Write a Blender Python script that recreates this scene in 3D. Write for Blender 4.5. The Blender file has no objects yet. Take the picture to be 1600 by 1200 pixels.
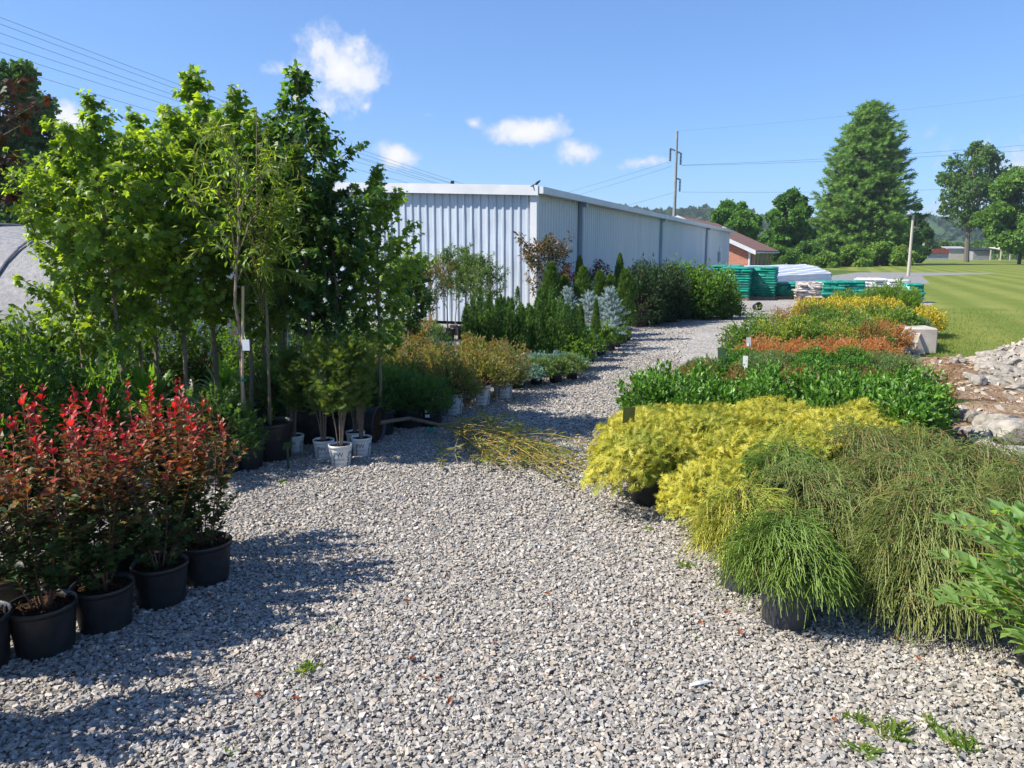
import bpy, math, random
import numpy as np
from mathutils import Vector, Matrix

SC = bpy.context.scene
COL = SC.collection
R = math.radians
# ------------------------------------------------------------------ camera, sky, sun, exposure
CAM_Z = 1.7
PITCH = 9.6
FPX = 1208.0                      # focal length in pixels of the 1600 px wide photograph
cam_d = bpy.data.cameras.new('camera')
cam_d.sensor_width = 36.0
cam_d.lens = 36.0 * FPX / 1600.0
cam_d.clip_start = 0.05
cam_d.clip_end = 6000
cam = bpy.data.objects.new('camera', cam_d)
cam.location = (0, 0, CAM_Z)
cam.rotation_euler = (R(90 - PITCH), 0, 0)
COL.objects.link(cam)
SC.camera = cam

SUN_EL = 45.0
SUN_AZ = (-0.976, -0.216)          # horizontal direction towards the sun
sun_dir = Vector((SUN_AZ[0] * math.cos(R(SUN_EL)), SUN_AZ[1] * math.cos(R(SUN_EL)), math.sin(R(SUN_EL)))).normalized()
sl = bpy.data.lights.new('sun', 'SUN')
sl.energy = 4.9
sl.angle = R(0.5)
sl.color = (1.0, 0.93, 0.82)
so = bpy.data.objects.new('sun', sl)
so.rotation_euler = sun_dir.to_track_quat('Z', 'Y').to_euler()
so.location = (-30, 10, 40)
COL.objects.link(so)

SC.view_settings.view_transform = 'Standard'
SC.view_settings.look = 'None'
SC.view_settings.exposure = 0.85
SC.view_settings.gamma = 1.0
SC.render.engine = 'CYCLES'
SC.cycles.max_bounces = 7
SC.cycles.diffuse_bounces = 3
SC.cycles.glossy_bounces = 2
SC.cycles.transmission_bounces = 4
SC.cycles.transparent_max_bounces = 4
SC.cycles.use_denoising = True

SKY_STRENGTH = 0.13
SKY_GAMMA = 0.78
W = bpy.data.worlds.new('World')
SC.world = W
W.use_nodes = True

def pix_dir(px, py):
    """world direction of a pixel of the photograph"""
    u, v = (px - 800) / FPX, (600 - py) / FPX
    c, s = math.cos(R(PITCH)), math.sin(R(PITCH))
    return Vector((u, c + v * s, v * c - s)).normalized()

def build_sky():
    nt = W.node_tree
    nt.nodes.clear()
    N, L = nt.nodes.new, nt.links.new
    out = N('ShaderNodeOutputWorld')
    sky = N('ShaderNodeTexSky')
    sky.sky_type = 'NISHITA'
    sky.sun_disc = False
    sky.sun_elevation = R(SUN_EL)
    sky.sun_rotation = math.atan2(SUN_AZ[0], SUN_AZ[1])
    sky.altitude = 200
    sky.air_density = 1.0
    sky.dust_density = 0.25
    sky.ozone_density = 3.0
    bg = N('ShaderNodeBackground')
    bg.inputs[1].default_value = SKY_STRENGTH
    tn = N('ShaderNodeMix'); tn.data_type = 'RGBA'; tn.blend_type = 'MULTIPLY'; tn.inputs[0].default_value = 1; tn.inputs[7].default_value = (.58, .81, 1.16, 1)
    gm = N('ShaderNodeGamma'); gm.inputs[1].default_value = SKY_GAMMA
    L(sky.outputs[0], gm.inputs[0]); L(gm.outputs[0], tn.inputs[6]); L(tn.outputs[2], bg.inputs[0])
    tc = N('ShaderNodeTexCoord')
    def math_(op, a, b=None, clamp=False):
        n = N('ShaderNodeMath'); n.operation = op; n.use_clamp = clamp
        for i, x in enumerate((a, b)):
            if x is None: continue
            if isinstance(x, (int, float)): n.inputs[i].default_value = x
            else: L(x, n.inputs[i])
        return n.outputs[0]
    nz = N('ShaderNodeTexNoise'); nz.inputs['Scale'].default_value = 14; nz.inputs['Detail'].default_value = 9; nz.inputs['Roughness'].default_value = .62
    nz2 = N('ShaderNodeTexNoise'); nz2.inputs['Scale'].default_value = 42; nz2.inputs['Detail'].default_value = 6; nz2.inputs['Roughness'].default_value = .6
    L(tc.outputs['Generated'], nz.inputs['Vector']); L(tc.outputs['Generated'], nz2.inputs['Vector'])
    total = None
    # clouds: centre pixel, half width, half height, tilt, density
    for (cx, cy, hw, hh, tilt, dens) in [(530, 112, 66, 50, 25, .82), (445, 108, 44, 16, -10, .55), (622, 241, 42, 27, 5, 1.05),
                                          (824, 208, 64, 23, -4, 1.0), (905, 237, 42, 20, 5, .9), (1003, 253, 48, 15, -6, .75),
                                          (740, 192, 17, 11, 0, .6), (668, 179, 24, 11, 10, .55), (1640, 235, 110, 50, 0, .6),
                                          (572, 168, 12, 10, 0, .5), (112, 190, 50, 30, 0, .9), (-260, 150, 160, 60, 0, .9), (445, 212, 40, 26, 0, .8), (1500, 330, 60, 14, 0, .35)]:
        d = pix_dir(cx, cy)
        rt = d.cross(Vector((0, 0, 1))).normalized(); up = rt.cross(d).normalized()
        a = R(tilt)
        r2 = rt * math.cos(a) - up * math.sin(a); u2 = rt * math.sin(a) + up * math.cos(a)
        cs = []
        for (ax, hsz) in ((r2, hw / FPX), (u2, hh / FPX)):
            n = N('ShaderNodeVectorMath'); n.operation = 'DOT_PRODUCT'
            n.inputs[1].default_value = ax / hsz
            L(tc.outputs['Generated'], n.inputs[0])
            cs.append(math_('SUBTRACT', n.outputs['Value'], float(d.dot(ax) / hsz)))
        rr = math_('ADD', math_('MULTIPLY', cs[0], cs[0]), math_('MULTIPLY', cs[1], cs[1]))
        m = math_('SUBTRACT', 1.0, math_('SQRT', rr))
        m = math_('MULTIPLY', m, dens)
        n = N('ShaderNodeVectorMath'); n.operation = 'DOT_PRODUCT'; n.inputs[1].default_value = d
        L(tc.outputs['Generated'], n.inputs[0])
        m = math_('SUBTRACT', m, math_('MULTIPLY', math_('LESS_THAN', n.outputs['Value'], 0.3), 50.0))
        total = m if total is None else math_('MAXIMUM', total, m)
    v = math_('ADD', total, math_('MULTIPLY', math_('SUBTRACT', nz.outputs[0], .5), 2.3))
    v = math_('ADD', v, math_('MULTIPLY', math_('SUBTRACT', nz2.outputs[0], .5), 1.1))
    base_gate = math_('MULTIPLY', math_('ADD', total, .55, True), 3.0, True)
    fac = math_('MULTIPLY', math_('MULTIPLY', math_('SUBTRACT', v, .03), 1.9, True), base_gate)
    fac = math_('MULTIPLY', fac, 0.92)
    cm = N('ShaderNodeMix'); cm.data_type = 'RGBA'; cm.inputs[6].default_value = (.66, .74, .92, 1); cm.inputs[7].default_value = (1, .985, .97, 1)
    L(math_('MULTIPLY', math_('SUBTRACT', v, .15), 1.3, True), cm.inputs[0])
    cbg = N('ShaderNodeBackground'); L(cm.outputs[2], cbg.inputs[0]); cbg.inputs[1].default_value = 0.60
    mix = N('ShaderNodeMixShader')
    L(fac, mix.inputs[0]); L(bg.outputs[0], mix.inputs[1]); L(cbg.outputs[0], mix.inputs[2])
    L(mix.outputs[0], out.inputs[0])
build_sky()

# ------------------------------------------------------------------ helpers
def atx(px, Y, z=0.0):
    """x of the point at distance Y and height z seen in pixel column px"""
    depth = Y * math.cos(R(PITCH)) + (CAM_Z - z) * math.sin(R(PITCH))
    return (px - 800) / FPX * depth

def ground(px, py):
    d = pix_dir(px, py)
    t = CAM_Z / -d.z
    return (d.x * t, d.y * t)

def ztop(py, Y):
    d = pix_dir(800, py)
    return CAM_Z + d.z / d.y * Y

def unit(a):
    return a / np.maximum(np.linalg.norm(a, axis=-1, keepdims=True), 1e-9)

class MB:
    def __init__(s): s.V = []; s.F = []; s.C = []; s.n = 0
    def add(s, V, F, C):
        V = np.asarray(V, float).reshape(-1, 3)
        C = np.asarray(C, float)
        if C.ndim == 1: C = np.tile(C, (len(V), 1))
        s.V.append(V); s.C.append(C)
        for f in F:
            f = np.asarray(f, np.int64)
            s.F.append(f + s.n)
        s.n += len(V)
    def mesh(s, name, mats, smooth=False):
        me = bpy.data.meshes.new(name)
        V = np.concatenate(s.V); C = np.concatenate(s.C)
        me.vertices.add(len(V)); me.vertices.foreach_set('co', V.ravel())
        sizes, loops = [], []
        for f in s.F:
            if f.ndim == 1: f = f[None]
            loops.append(f.ravel()); sizes.append(np.full(len(f), f.shape[1]))
        loops = np.concatenate(loops); sizes = np.concatenate(sizes)
        starts = np.concatenate([[0], np.cumsum(sizes)[:-1]])
        me.loops.add(len(loops)); me.loops.foreach_set('vertex_index', loops)
        me.polygons.add(len(sizes)); me.polygons.foreach_set('loop_start', starts)
        me.update(calc_edges=True)
        at = me.attributes.new('Col', 'FLOAT_COLOR', 'POINT')
        at.data.foreach_set('color', np.concatenate([C, np.ones((len(C), 1))], 1).ravel())
        me.polygons.foreach_set('use_smooth', np.full(len(sizes), bool(smooth)))
        for m in (mats if isinstance(mats, (list, tuple)) else [mats]): me.materials.append(m)
        return me

def obj(name, me, parent=None, loc=(0, 0, 0), rot=(0, 0, 0), scale=(1, 1, 1)):
    o = bpy.data.objects.new(name, me); COL.objects.link(o)
    o.parent = parent; o.location = loc; o.rotation_euler = rot; o.scale = scale
    return o

def tag(o, label=None, cat=None, group=None, kind=None):
    if label: o['label'] = label
    if cat: o['category'] = cat
    if group: o['group'] = group
    if kind: o['kind'] = kind
    return o

def thing(name, label, cat, loc=(0, 0, 0), rz=0, s=1, group=None):
    o = obj(name, None, None, loc, (0, 0, rz), (s, s, s) if isinstance(s, (int, float)) else s)
    o.empty_display_size = .1
    return tag(o, label, cat, group)

ORD = 'first second third fourth fifth sixth seventh eighth ninth tenth eleventh twelfth thirteenth fourteenth fifteenth sixteenth'.split()

# --- shapes
def box(mb, c, size, col, rz=0, bev=0):
    x, y, z = [v / 2 for v in size]
    if bev:
        ring = [(-x + bev, -y), (x - bev, -y), (x, -y + bev), (x, y - bev), (x - bev, y), (-x + bev, y), (-x, y - bev), (-x, -y + bev)]
        k = 1 - bev / max(min(x, y), 1e-6)
        lv = [(-z, k), (-z + bev, 1), (z - bev, 1), (z, k)]
        V = np.array([[px * q, py * q, zz] for zz, q in lv for px, py in ring])
        F = [np.array([[i * 8 + j, i * 8 + (j + 1) % 8, i * 8 + 8 + (j + 1) % 8, i * 8 + 8 + j] for i in range(3) for j in range(8)]),
             np.array([list(range(24, 32))]), np.array([list(range(7, -1, -1))])]
    else:
        V = np.array([[-x, -y, -z], [x, -y, -z], [x, y, -z], [-x, y, -z], [-x, -y, z], [x, -y, z], [x, y, z], [-x, y, z]])
        F = [np.array([[0, 3, 2, 1], [4, 5, 6, 7], [0, 1, 5, 4], [1, 2, 6, 5], [2, 3, 7, 6], [3, 0, 4, 7]])]
    cs, sn = math.cos(rz), math.sin(rz)
    V = np.stack([V[:, 0] * cs - V[:, 1] * sn, V[:, 0] * sn + V[:, 1] * cs, V[:, 2]], 1) + np.array(c)
    mb.add(V, F, col)

def lathe(mb, prof, n, col, center=(0, 0, 0), cap=False):
    prof = np.array(prof, float)
    a = np.linspace(0, 2 * np.pi, n, endpoint=False)
    V = np.stack([prof[:, None, 0] * np.cos(a), prof[:, None, 0] * np.sin(a), np.repeat(prof[:, 1:2], n, 1)], -1).reshape(-1, 3) + np.array(center)
    k = len(prof)
    i, j = np.meshgrid(np.arange(k - 1), np.arange(n), indexing='ij')
    i = i.ravel(); j = j.ravel(); j2 = (j + 1) % n
    F = [np.stack([i * n + j, i * n + j2, (i + 1) * n + j2, (i + 1) * n + j], 1)]
    if cap: F += [np.arange(n)[::-1][None], (np.arange(n) + (k - 1) * n)[None]]
    mb.add(V, F, col)

def strands(mb, P, Rad, C0, C1, sides=3):
    """many tubes at once: P (n,k,3), Rad (n,k), colours at root and tip"""
    P = np.asarray(P, float); n, k, _ = P.shape
    Rad = np.broadcast_to(np.asarray(Rad, float), (n, k))
    T = np.gradient(P, axis=1); T = unit(T)
    ref = np.where(np.abs(T[:, :1, 2:3]) > .9, np.array([1., 0, 0]), np.array([0, 0, 1.]))
    A = unit(np.cross(T, np.broadcast_to(ref, T.shape))); B = np.cross(T, A)
    ang = np.linspace(0, 2 * np.pi, sides, endpoint=False)
    V = P[:, :, None] + Rad[:, :, None, None] * (A[:, :, None] * np.cos(ang)[None, None, :, None] + B[:, :, None] * np.sin(ang)[None, None, :, None])
    C0 = np.broadcast_to(np.asarray(C0, float), (n, 3)); C1 = np.broadcast_to(np.asarray(C1, float), (n, 3))
    t = np.linspace(0, 1, k)[None, :, None]
    C = C0[:, None] * (1 - t) + C1[:, None] * t
    C = np.repeat(C[:, :, None], sides, 2).reshape(-1, 3)
    ii, jj, ss = np.meshgrid(np.arange(n), np.arange(k - 1), np.arange(sides), indexing='ij')
    b = (ii * k + jj) * sides
    s2 = (ss + 1) % sides
    F = np.stack([b + ss, b + s2, b + sides + s2, b + sides + ss], -1).reshape(-1, 4)
    mb.add(V.reshape(-1, 3), [F], C)

def tube(mb, pts, rad, col, sides=6, col1=None):
    pts = np.asarray(pts, float)
    rad = np.asarray(rad, float) * np.ones(len(pts))
    strands(mb, pts[None], rad[None], col, col if col1 is None else col1, sides)

# --- leaf templates: verts (k,3) with y along the leaf, faces, and y used for the colour gradient
def T_ovate(w=.45, cup=.10, droop=.12):
    V = np.array([[0, 0, 0], [-w * .38, .28, cup], [-w * .5, .55, cup], [0, 1, -droop], [w * .5, .55, cup], [w * .38, .28, cup], [0, .5, 0]], float)
    return V, [np.array([[0, 6, 2, 1], [0, 5, 4, 6]]), np.array([[6, 3, 2], [6, 4, 3]])]
def T_simple(w=.5, cup=.12):
    V = np.array([[0, 0, 0], [-w / 2, .45, cup], [0, 1, 0], [w / 2, .45, cup]], float)
    return V, [np.array([[0, 2, 1], [0, 3, 2]])]
def T_maple():
    pts = [(0, 0), (.20, -.06), (.52, .10), (.36, .26), (.62, .58), (.30, .55), (.17, .68), (0, 1.0)]
    L = [(-x, y) for x, y in pts[1:-1]]
    ring = pts + L[::-1]
    V = [[0, .33, .0]] + [[x, y, -.18 * abs(x) ** 1.3 * 2 - .06 * y * y] for x, y in ring]
    n = len(ring)
    return np.array(V, float), [np.array([[0, 1 + i, 1 + (i + 1) % n] for i in range(n)])]
def T_spray(pairs=5, ang=42, wid=.055, sl=.42):
    V = [[-wid * .5, 0, 0], [wid * .5, 0, 0], [0, 1, .04]]; F = [[0, 1, 2]]
    a = math.radians(ang)
    for i in range(pairs):
        t = .15 + .7 * i / pairs
        ln = sl * (1 - .65 * t)
        for s in (-1, 1):
            b = len(V)
            V += [[0, t - wid, 0], [0, t + wid, 0], [s * ln * math.sin(a), t + ln * math.cos(a), .06 * s * (1 if i % 2 else -1)]]
            F.append([b, b + 1, b + 2])
    return np.array(V, float), [np.array(F)]
def T_brush(n=16, ln=.3, wid=.05):
    V, F = [[-.02, 0, 0], [.02, 0, 0], [0, 1, 0]], [[0, 1, 2]]
    for i in range(n):
        t = .05 + .9 * i / n; a = i * 2.4
        c, s = math.cos(a), math.sin(a); b = len(V)
        V += [[-s * wid * .5, t, c * wid * .5], [s * wid * .5, t, -c * wid * .5], [c * ln, t + ln * .8, s * ln]]
        F.append([b, b + 1, b + 2])
    return np.array(V, float), [np.array(F)]
def T_tuft(n=6, seed=0, w=.34, ln=.75):
    """cluster of n leaf faces around a point (for trees that stand far away)"""
    r = np.random.default_rng(seed); V, F = [], []
    for i in range(n):
        d = unit(r.normal(size=3) + np.array([0, .5, 0])); o = r.normal(size=3) * .22
        x = unit(np.cross(d, r.normal(size=3))); b = len(V)
        V += [o, o + d * ln * .5 - x * w, o + d * ln, o + d * ln * .5 + x * w]; F.append([b, b + 1, b + 2, b + 3])
    V = np.array(V)
    return V, [np.array(F)]

def leaves(mb, tm, P, D, N, S, C0, C1=None, gy=1.0):
    V, F = tm
    P = np.asarray(P, float); n = len(P)
    if n == 0: return
    y = unit(np.asarray(D, float)); N = np.asarray(N, float)
    z = N - y * np.sum(N * y, -1, keepdims=True); z = unit(z + 1e-6); x = np.cross(y, z)
    S = np.broadcast_to(np.asarray(S, float).reshape(-1, 1, 1) if np.ndim(S) else S, (n, 1, 1))
    W_ = P[:, None] + S * (x[:, None] * V[None, :, 0:1] + y[:, None] * V[None, :, 1:2] + z[:, None] * V[None, :, 2:3])
    C0 = np.broadcast_to(np.asarray(C0, float), (n, 3))
    if C1 is None: C = np.repeat(C0[:, None], len(V), 1)
    else:
        C1 = np.broadcast_to(np.asarray(C1, float), (n, 3)); t = np.clip(V[None, :, 1:2] * gy, 0, 1)
        C = C0[:, None] * (1 - t) + C1[:, None] * t
    k = len(V); off = (np.arange(n) * k)[:, None, None]
    mb.add(W_.reshape(-1, 3), [(f[None] + off).reshape(-1, f.shape[1]) for f in F], np.clip(C, 0, 1).reshape(-1, 3))

def rnd_dir(r, n): return unit(r.normal(size=(n, 3)))
def pal(r, n, cols, var=.18):
    """pick colours from a palette with small value variation"""
    cols = np.array(cols, float)
    c = cols[r.integers(0, len(cols), n)]
    j = r.random((n, 1)); d = cols[r.integers(0, len(cols), n)]
    return (c * (1 - .4 * j) + d * .4 * j) * (1 + var * r.uniform(-1, 1, (n, 1)))

# ------------------------------------------------------------------ materials
def new_mat(name):
    m = bpy.data.materials.new(name); m.use_nodes = True
    nt = m.node_tree; nt.nodes.clear()
    out = nt.nodes.new('ShaderNodeOutputMaterial')
    return m, nt, nt.nodes.new, nt.links.new, out

def mat_leaf(name, rough=.45, trans=.35, spec=.4, tint=(1.25, 1.3, .55)):
    m, nt, N, L, out = new_mat(name)
    at = N('ShaderNodeAttribute'); at.attribute_name = 'Col'
    p = N('ShaderNodeBsdfPrincipled'); p.inputs['Roughness'].default_value = rough; p.inputs['Specular IOR Level'].default_value = spec
    L(at.outputs['Color'], p.inputs['Base Color'])
    if trans > 0:
        mx = N('ShaderNodeMix'); mx.data_type = 'RGBA'; mx.blend_type = 'MULTIPLY'; mx.inputs[0].default_value = 1
        L(at.outputs['Color'], mx.inputs[6]); mx.inputs[7].default_value = (*tint, 1)
        t = N('ShaderNodeBsdfTranslucent'); L(mx.outputs[2], t.inputs[0])
        ms = N('ShaderNodeMixShader'); ms.inputs[0].default_value = trans
        L(p.outputs[0], ms.inputs[1]); L(t.outputs[0], ms.inputs[2]); L(ms.outputs[0], out.inputs[0])
    else: L(p.outputs[0], out.inputs[0])
    return m

def mat_noise(name, c0, c1, scale=8, rough=.8, bump=0, bscale=None, spec=.3, detail=6, dist=.01, metal=0, attr=False, coords='Object', stretch=None):
    m, nt, N, L, out = new_mat(name)
    tc = N('ShaderNodeTexCoord'); vec = tc.outputs[coords]
    if stretch:
        mp = N('ShaderNodeMapping'); mp.inputs['Scale'].default_value = stretch; L(vec, mp.inputs[0]); vec = mp.outputs[0]
    nz = N('ShaderNodeTexNoise'); nz.inputs['Scale'].default_value = scale; nz.inputs['Detail'].default_value = detail; L(vec, nz.inputs['Vector'])
    cr = N('ShaderNodeValToRGB'); cr.color_ramp.elements[0].position = .32; cr.color_ramp.elements[1].position = .68
    cr.color_ramp.elements[0].color = (*c0, 1); cr.color_ramp.elements[1].color = (*c1, 1)
    L(nz.outputs[0], cr.inputs[0]); colr = cr.outputs[0]
    if attr:
        at = N('ShaderNodeAttribute'); at.attribute_name = 'Col'
        mx = N('ShaderNodeMix'); mx.data_type = 'RGBA'; mx.blend_type = 'MULTIPLY'; mx.inputs[0].default_value = 1
        L(at.outputs['Color'], mx.inputs[6]); L(colr, mx.inputs[7]); colr = mx.outputs[2]
    p = N('ShaderNodeBsdfPrincipled'); p.inputs['Roughness'].default_value = rough; p.inputs['Specular IOR Level'].default_value = spec; p.inputs['Metallic'].default_value = metal
    L(colr, p.inputs['Base Color'])
    if bump:
        n2 = N('ShaderNodeTexNoise'); n2.inputs['Scale'].default_value = bscale or scale * 4; n2.inputs['Detail'].default_value = 8; L(vec, n2.inputs['Vector'])
        b = N('ShaderNodeBump'); b.inputs['Strength'].default_value = bump; b.inputs['Distance'].default_value = dist
        L(n2.outputs[0], b.inputs['Height']); L(b.outputs[0], p.inputs['Normal'])
    L(p.outputs[0], out.inputs[0])
    return m

M_LEAF = mat_leaf('leaf_soft', .42, .52, .45, (2.2, 2.0, .65))
M_GLOSS = mat_leaf('leaf_glossy', .40, .3, .45, (1.5, 1.6, .6))
M_RED = mat_leaf('leaf_red', .45, .36, .4, (1.5, .75, .5))
M_NEEDLE = mat_leaf('needle', .55, .2, .3)
M_YELLOW = mat_leaf('golden_needle', .55, .38, .3, (1.1, 1.1, .8))
M_FAR = mat_leaf('leaf_far', .6, .35, .2, (1.7, 1.6, .6))
M_BARK = mat_noise('bark', (.75, .75, .75), (1.2, 1.15, 1.1), 30, .85, .5, 90, attr=True)
M_POT = mat_noise('black_plastic', (.011, .011, .013), (.034, .034, .036), 7, .45, .2, 60, .5, detail=9)
M_POTDUSTY = mat_noise('dusty_black_plastic', (.045, .048, .053), (.085, .088, .095), 5, .55, .15, 60, .4)
M_POTW = mat_noise('white_plastic', (.58, .59, .57), (.78, .78, .77), 9, .45, .08, 60, .4)
M_PRINT = mat_noise('dark_green_print', (.01, .03, .02), (.02, .05, .03), 20, .5)
M_CHALK = mat_noise('chalk_writing', (.5, .55, .62), (.65, .68, .72), 40, .8)
M_SOIL = mat_noise('bark_mulch', (.02, .013, .009), (.10, .055, .03), 60, .95, 1, 120, .1, dist=.02)
M_TAG = mat_noise('white_tag', (.72, .74, .76), (.82, .82, .82), 15, .5)
# ------------------------------------------------------------------ pots
def pot_mesh(r, h, mat, ribs=0, taper=.84):
    mb = MB(); w = (1, 1, 1)
    prof = [(r * taper * .9, .0), (r * taper, .012), (r * .98, h - .035), (r * .985, h - .03), (r * 1.035, h - .028), (r * 1.045, h - .004), (r * 1.03, h),
            (r * .985, h - .002), (r * .95, h - .05), (r * .93, h * .6)]
    n = 40
    lathe(mb, prof, n, w)
    if ribs:
        V = mb.V[0]; a = np.arctan2(V[:, 1], V[:, 0]); rad = np.hypot(V[:, 0], V[:, 1])
        k = 1 + .012 * np.sign(np.sin(a * ribs)) * ((V[:, 2] > .01) & (V[:, 2] < h - .036))
        V[:, 0] *= k; V[:, 1] *= k
    return mb.mesh('pot', mat, True)

def soil_mesh(r, h):
    mb = MB(); rr = np.random.default_rng(5); V = [[0, 0, h * .9]]; F = []
    n = 22
    for i, q in enumerate((.35, .7, .955)):
        for j in range(n):
            a = 2 * math.pi * j / n
            V.append([r * q * math.cos(a), r * q * math.sin(a), h * .895 + rr.uniform(-.012, .014) * (i < 2)])
    F = [np.array([[0, 1 + j, 1 + (j + 1) % n] for j in range(n)])]
    F.append(np.array([[1 + i * n + j, 1 + (i + 1) * n + j, 1 + (i + 1) * n + (j + 1) % n, 1 + i * n + (j + 1) % n] for i in range(2) for j in range(n)]))
    mb.add(np.array(V), F, (1, 1, 1))
    # loose bark chips
    m = 160; a = rr.uniform(0, 6.28, m); q = np.sqrt(rr.random(m)) * r * .92
    P = np.stack([q * np.cos(a), q * np.sin(a), np.full(m, h * .9 + .004)], 1)
    leaves(mb, T_simple(.5, .2), P, rnd_dir(rr, m) * [1, 1, .5], [0, 0, 1] + rr.normal(size=(m, 3)) * .4, rr.uniform(.01, .028, m), (1, 1, 1))
    return mb.mesh('soil', M_SOIL)

def print_mesh(r, h, taper=.84):
    """letters and small print wrapped on the side of the white pot, facing -y"""
    cu = bpy.data.curves.new('print', 'FONT'); cu.body = 'PW'; cu.size = .062; cu.align_x = 'CENTER'; cu.align_y = 'CENTER'; cu.resolution_u = 3
    o = bpy.data.objects.new('print', cu); COL.objects.link(o)
    dg = bpy.context.evaluated_depsgraph_get(); dg.update()
    t = bpy.data.meshes.new_from_object(o.evaluated_get(dg))
    V = np.array([v.co[:] for v in t.vertices]); polys = [list(p.vertices) for p in t.polygons]
    bpy.data.objects.remove(o); bpy.data.curves.remove(cu); bpy.data.meshes.remove(t)
    mb = MB(); rr = np.random.default_rng(3)
    def wrap(u, v, ang0):
        z = h * .6 + v; rad = (r * taper + (r * .98 - r * taper) * (z - .012) / (h - .047)) + .0015
        a = -math.pi / 2 + ang0 + u / rad
        return np.stack([rad * np.cos(a), rad * np.sin(a), z], -1)
    for ang in (0,):
        U = wrap(V[:, 0], V[:, 1], ang)
        mb.add(U, [np.array([p]) for p in polys], (1, 1, 1))
        for (v0, wd) in ((-.043, .05), (-.056, .065), (-.09, .045)):    # rows of print too small to read
            u = -wd
            while u < wd:
                l = rr.uniform(.004, .011)
                q = np.array([[u, v0], [u + l, v0], [u + l, v0 + .005], [u, v0 + .005]])
                mb.add(wrap(q[:, 0], q[:, 1], ang), [np.array([[0, 1, 2, 3]])], (1, 1, 1)); u += l + rr.uniform(.003, .007)
        for k in range(7):                                         # leaf sprig printed on the side
            q = np.array([[0, 0], [.008, .006], [0, .018], [-.006, .008]]) + [.05 + rr.uniform(-.014, .014), -.02 - k * .014]
            mb.add(wrap(q[:, 0], q[:, 1], ang + .5), [np.array([[0, 1, 2, 3]])], (1, 1, 1))
    return mb.mesh('lettering', M_PRINT)

POTS = {}
def get_pot(kind):
    if kind not in POTS:
        r, h, m, ribs = {'small': (.10, .17, M_POT, 0), 'std': (.150, .25, M_POT, 0), 'dusty': (.125, .245, M_POTDUSTY, 26), 'ribbed': (.115, .215, M_POT, 24),
                         'big': (.19, .33, M_POT, 30), 'low': (.15, .19, M_POT, 0), 'white': (.108, .21, M_POTW, 0)}[kind]
        POTS[kind] = (r, h, pot_mesh(r, h, m, ribs), soil_mesh(r, h), print_mesh(r, h) if kind == 'white' else None)
    return POTS[kind]

# ------------------------------------------------------------------ plant kinds: each returns (pot kind, [(part name, mesh)]), built once per variant
G = np.random.default_rng
def lump(r, D, amp=.16, n=5):
    v = np.zeros(len(D))
    for i in range(n):
        k = rnd_dir(r, 1)[0] * r.uniform(2.5, 5.5); v += np.sin(D @ k + r.uniform(0, 6.28))
    return 1 + amp * v / math.sqrt(n)

def dome(seed, pot, Rh, H, ntw, lpt, ll, tm, cols, mat, tip=None, low=-.25, tdir=.7, up=.25, stem=(.10, .06, .035), lenvar=.35, tstart=.5, amp=.15, nrm=.6, width=1, stemn=60, gy=1.0, C1=None, flat=1.0):
    """rounded shrub: twigs run from the pot to a lumpy half-ellipsoid and carry leaves along their outer part"""
    r = G(seed); h = get_pot(pot)[1] * .9
    D = rnd_dir(r, ntw * 3); D = D[D[:, 2] > low][:ntw]; n = len(D)
    L = lump(r, D, amp) * r.uniform(.86, 1.04, n)
    E = D * L[:, None] * np.array([Rh, Rh, H]); E[:, 2] = np.where(E[:, 2] < 0, E[:, 2] * .55, E[:, 2] * flat) + h + .02
    B = np.array([0, 0, h]) + r.normal(size=(n, 3)) * [.03, .03, 0]
    mbs = MB(); k = min(stemn, n); t = np.linspace(0, 1, 4)[None, :, None]
    P = B[:k, None] * (1 - t) + E[:k, None] * .93 * t; P[:, 1:3, 2] += .04 * H
    strands(mbs, P, np.linspace(.006, .002, 4)[None] * (1 + Rh), stem, np.array(stem) * 1.3)
    mb = MB()
    T = tstart + (1 - tstart) * r.random((n, lpt)) ** .7
    pos = B[:, None] * (1 - T[..., None]) + E[:, None] * T[..., None] + r.normal(size=(n, lpt, 3)) * ll * .35
    td = unit(E - B)[:, None] * tdir + rnd_dir(r, n * lpt).reshape(n, lpt, 3) * .75 + np.array([0, 0, up])
    N = np.array([0, 0, 1.]) * nrm + rnd_dir(r, n * lpt).reshape(n, lpt, 3) * .7
    m = n * lpt
    c = pal(r, m, cols)
    if tip is not None:
        f = (np.clip((T.ravel() - .74) / .26, 0, 1) * (r.random(m) < .75) * np.clip(.2 + 1.2 * (pos[..., 2].ravel() - h) / H, 0, 1))[:, None]
        c = c * (1 - f) + pal(r, m, tip) * f
    c1 = None if C1 is None else c * .45 + pal(r, m, C1) * .55
    leaves(mb, tm, pos.reshape(-1, 3), td.reshape(-1, 3), N.reshape(-1, 3), ll * (1 + lenvar * r.uniform(-1, 1, m)), c, c1, gy)
    return pot, [('stem', mbs.mesh('stem', M_BARK)), ('foliage', mb.mesh('foliage', mat))]

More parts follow.
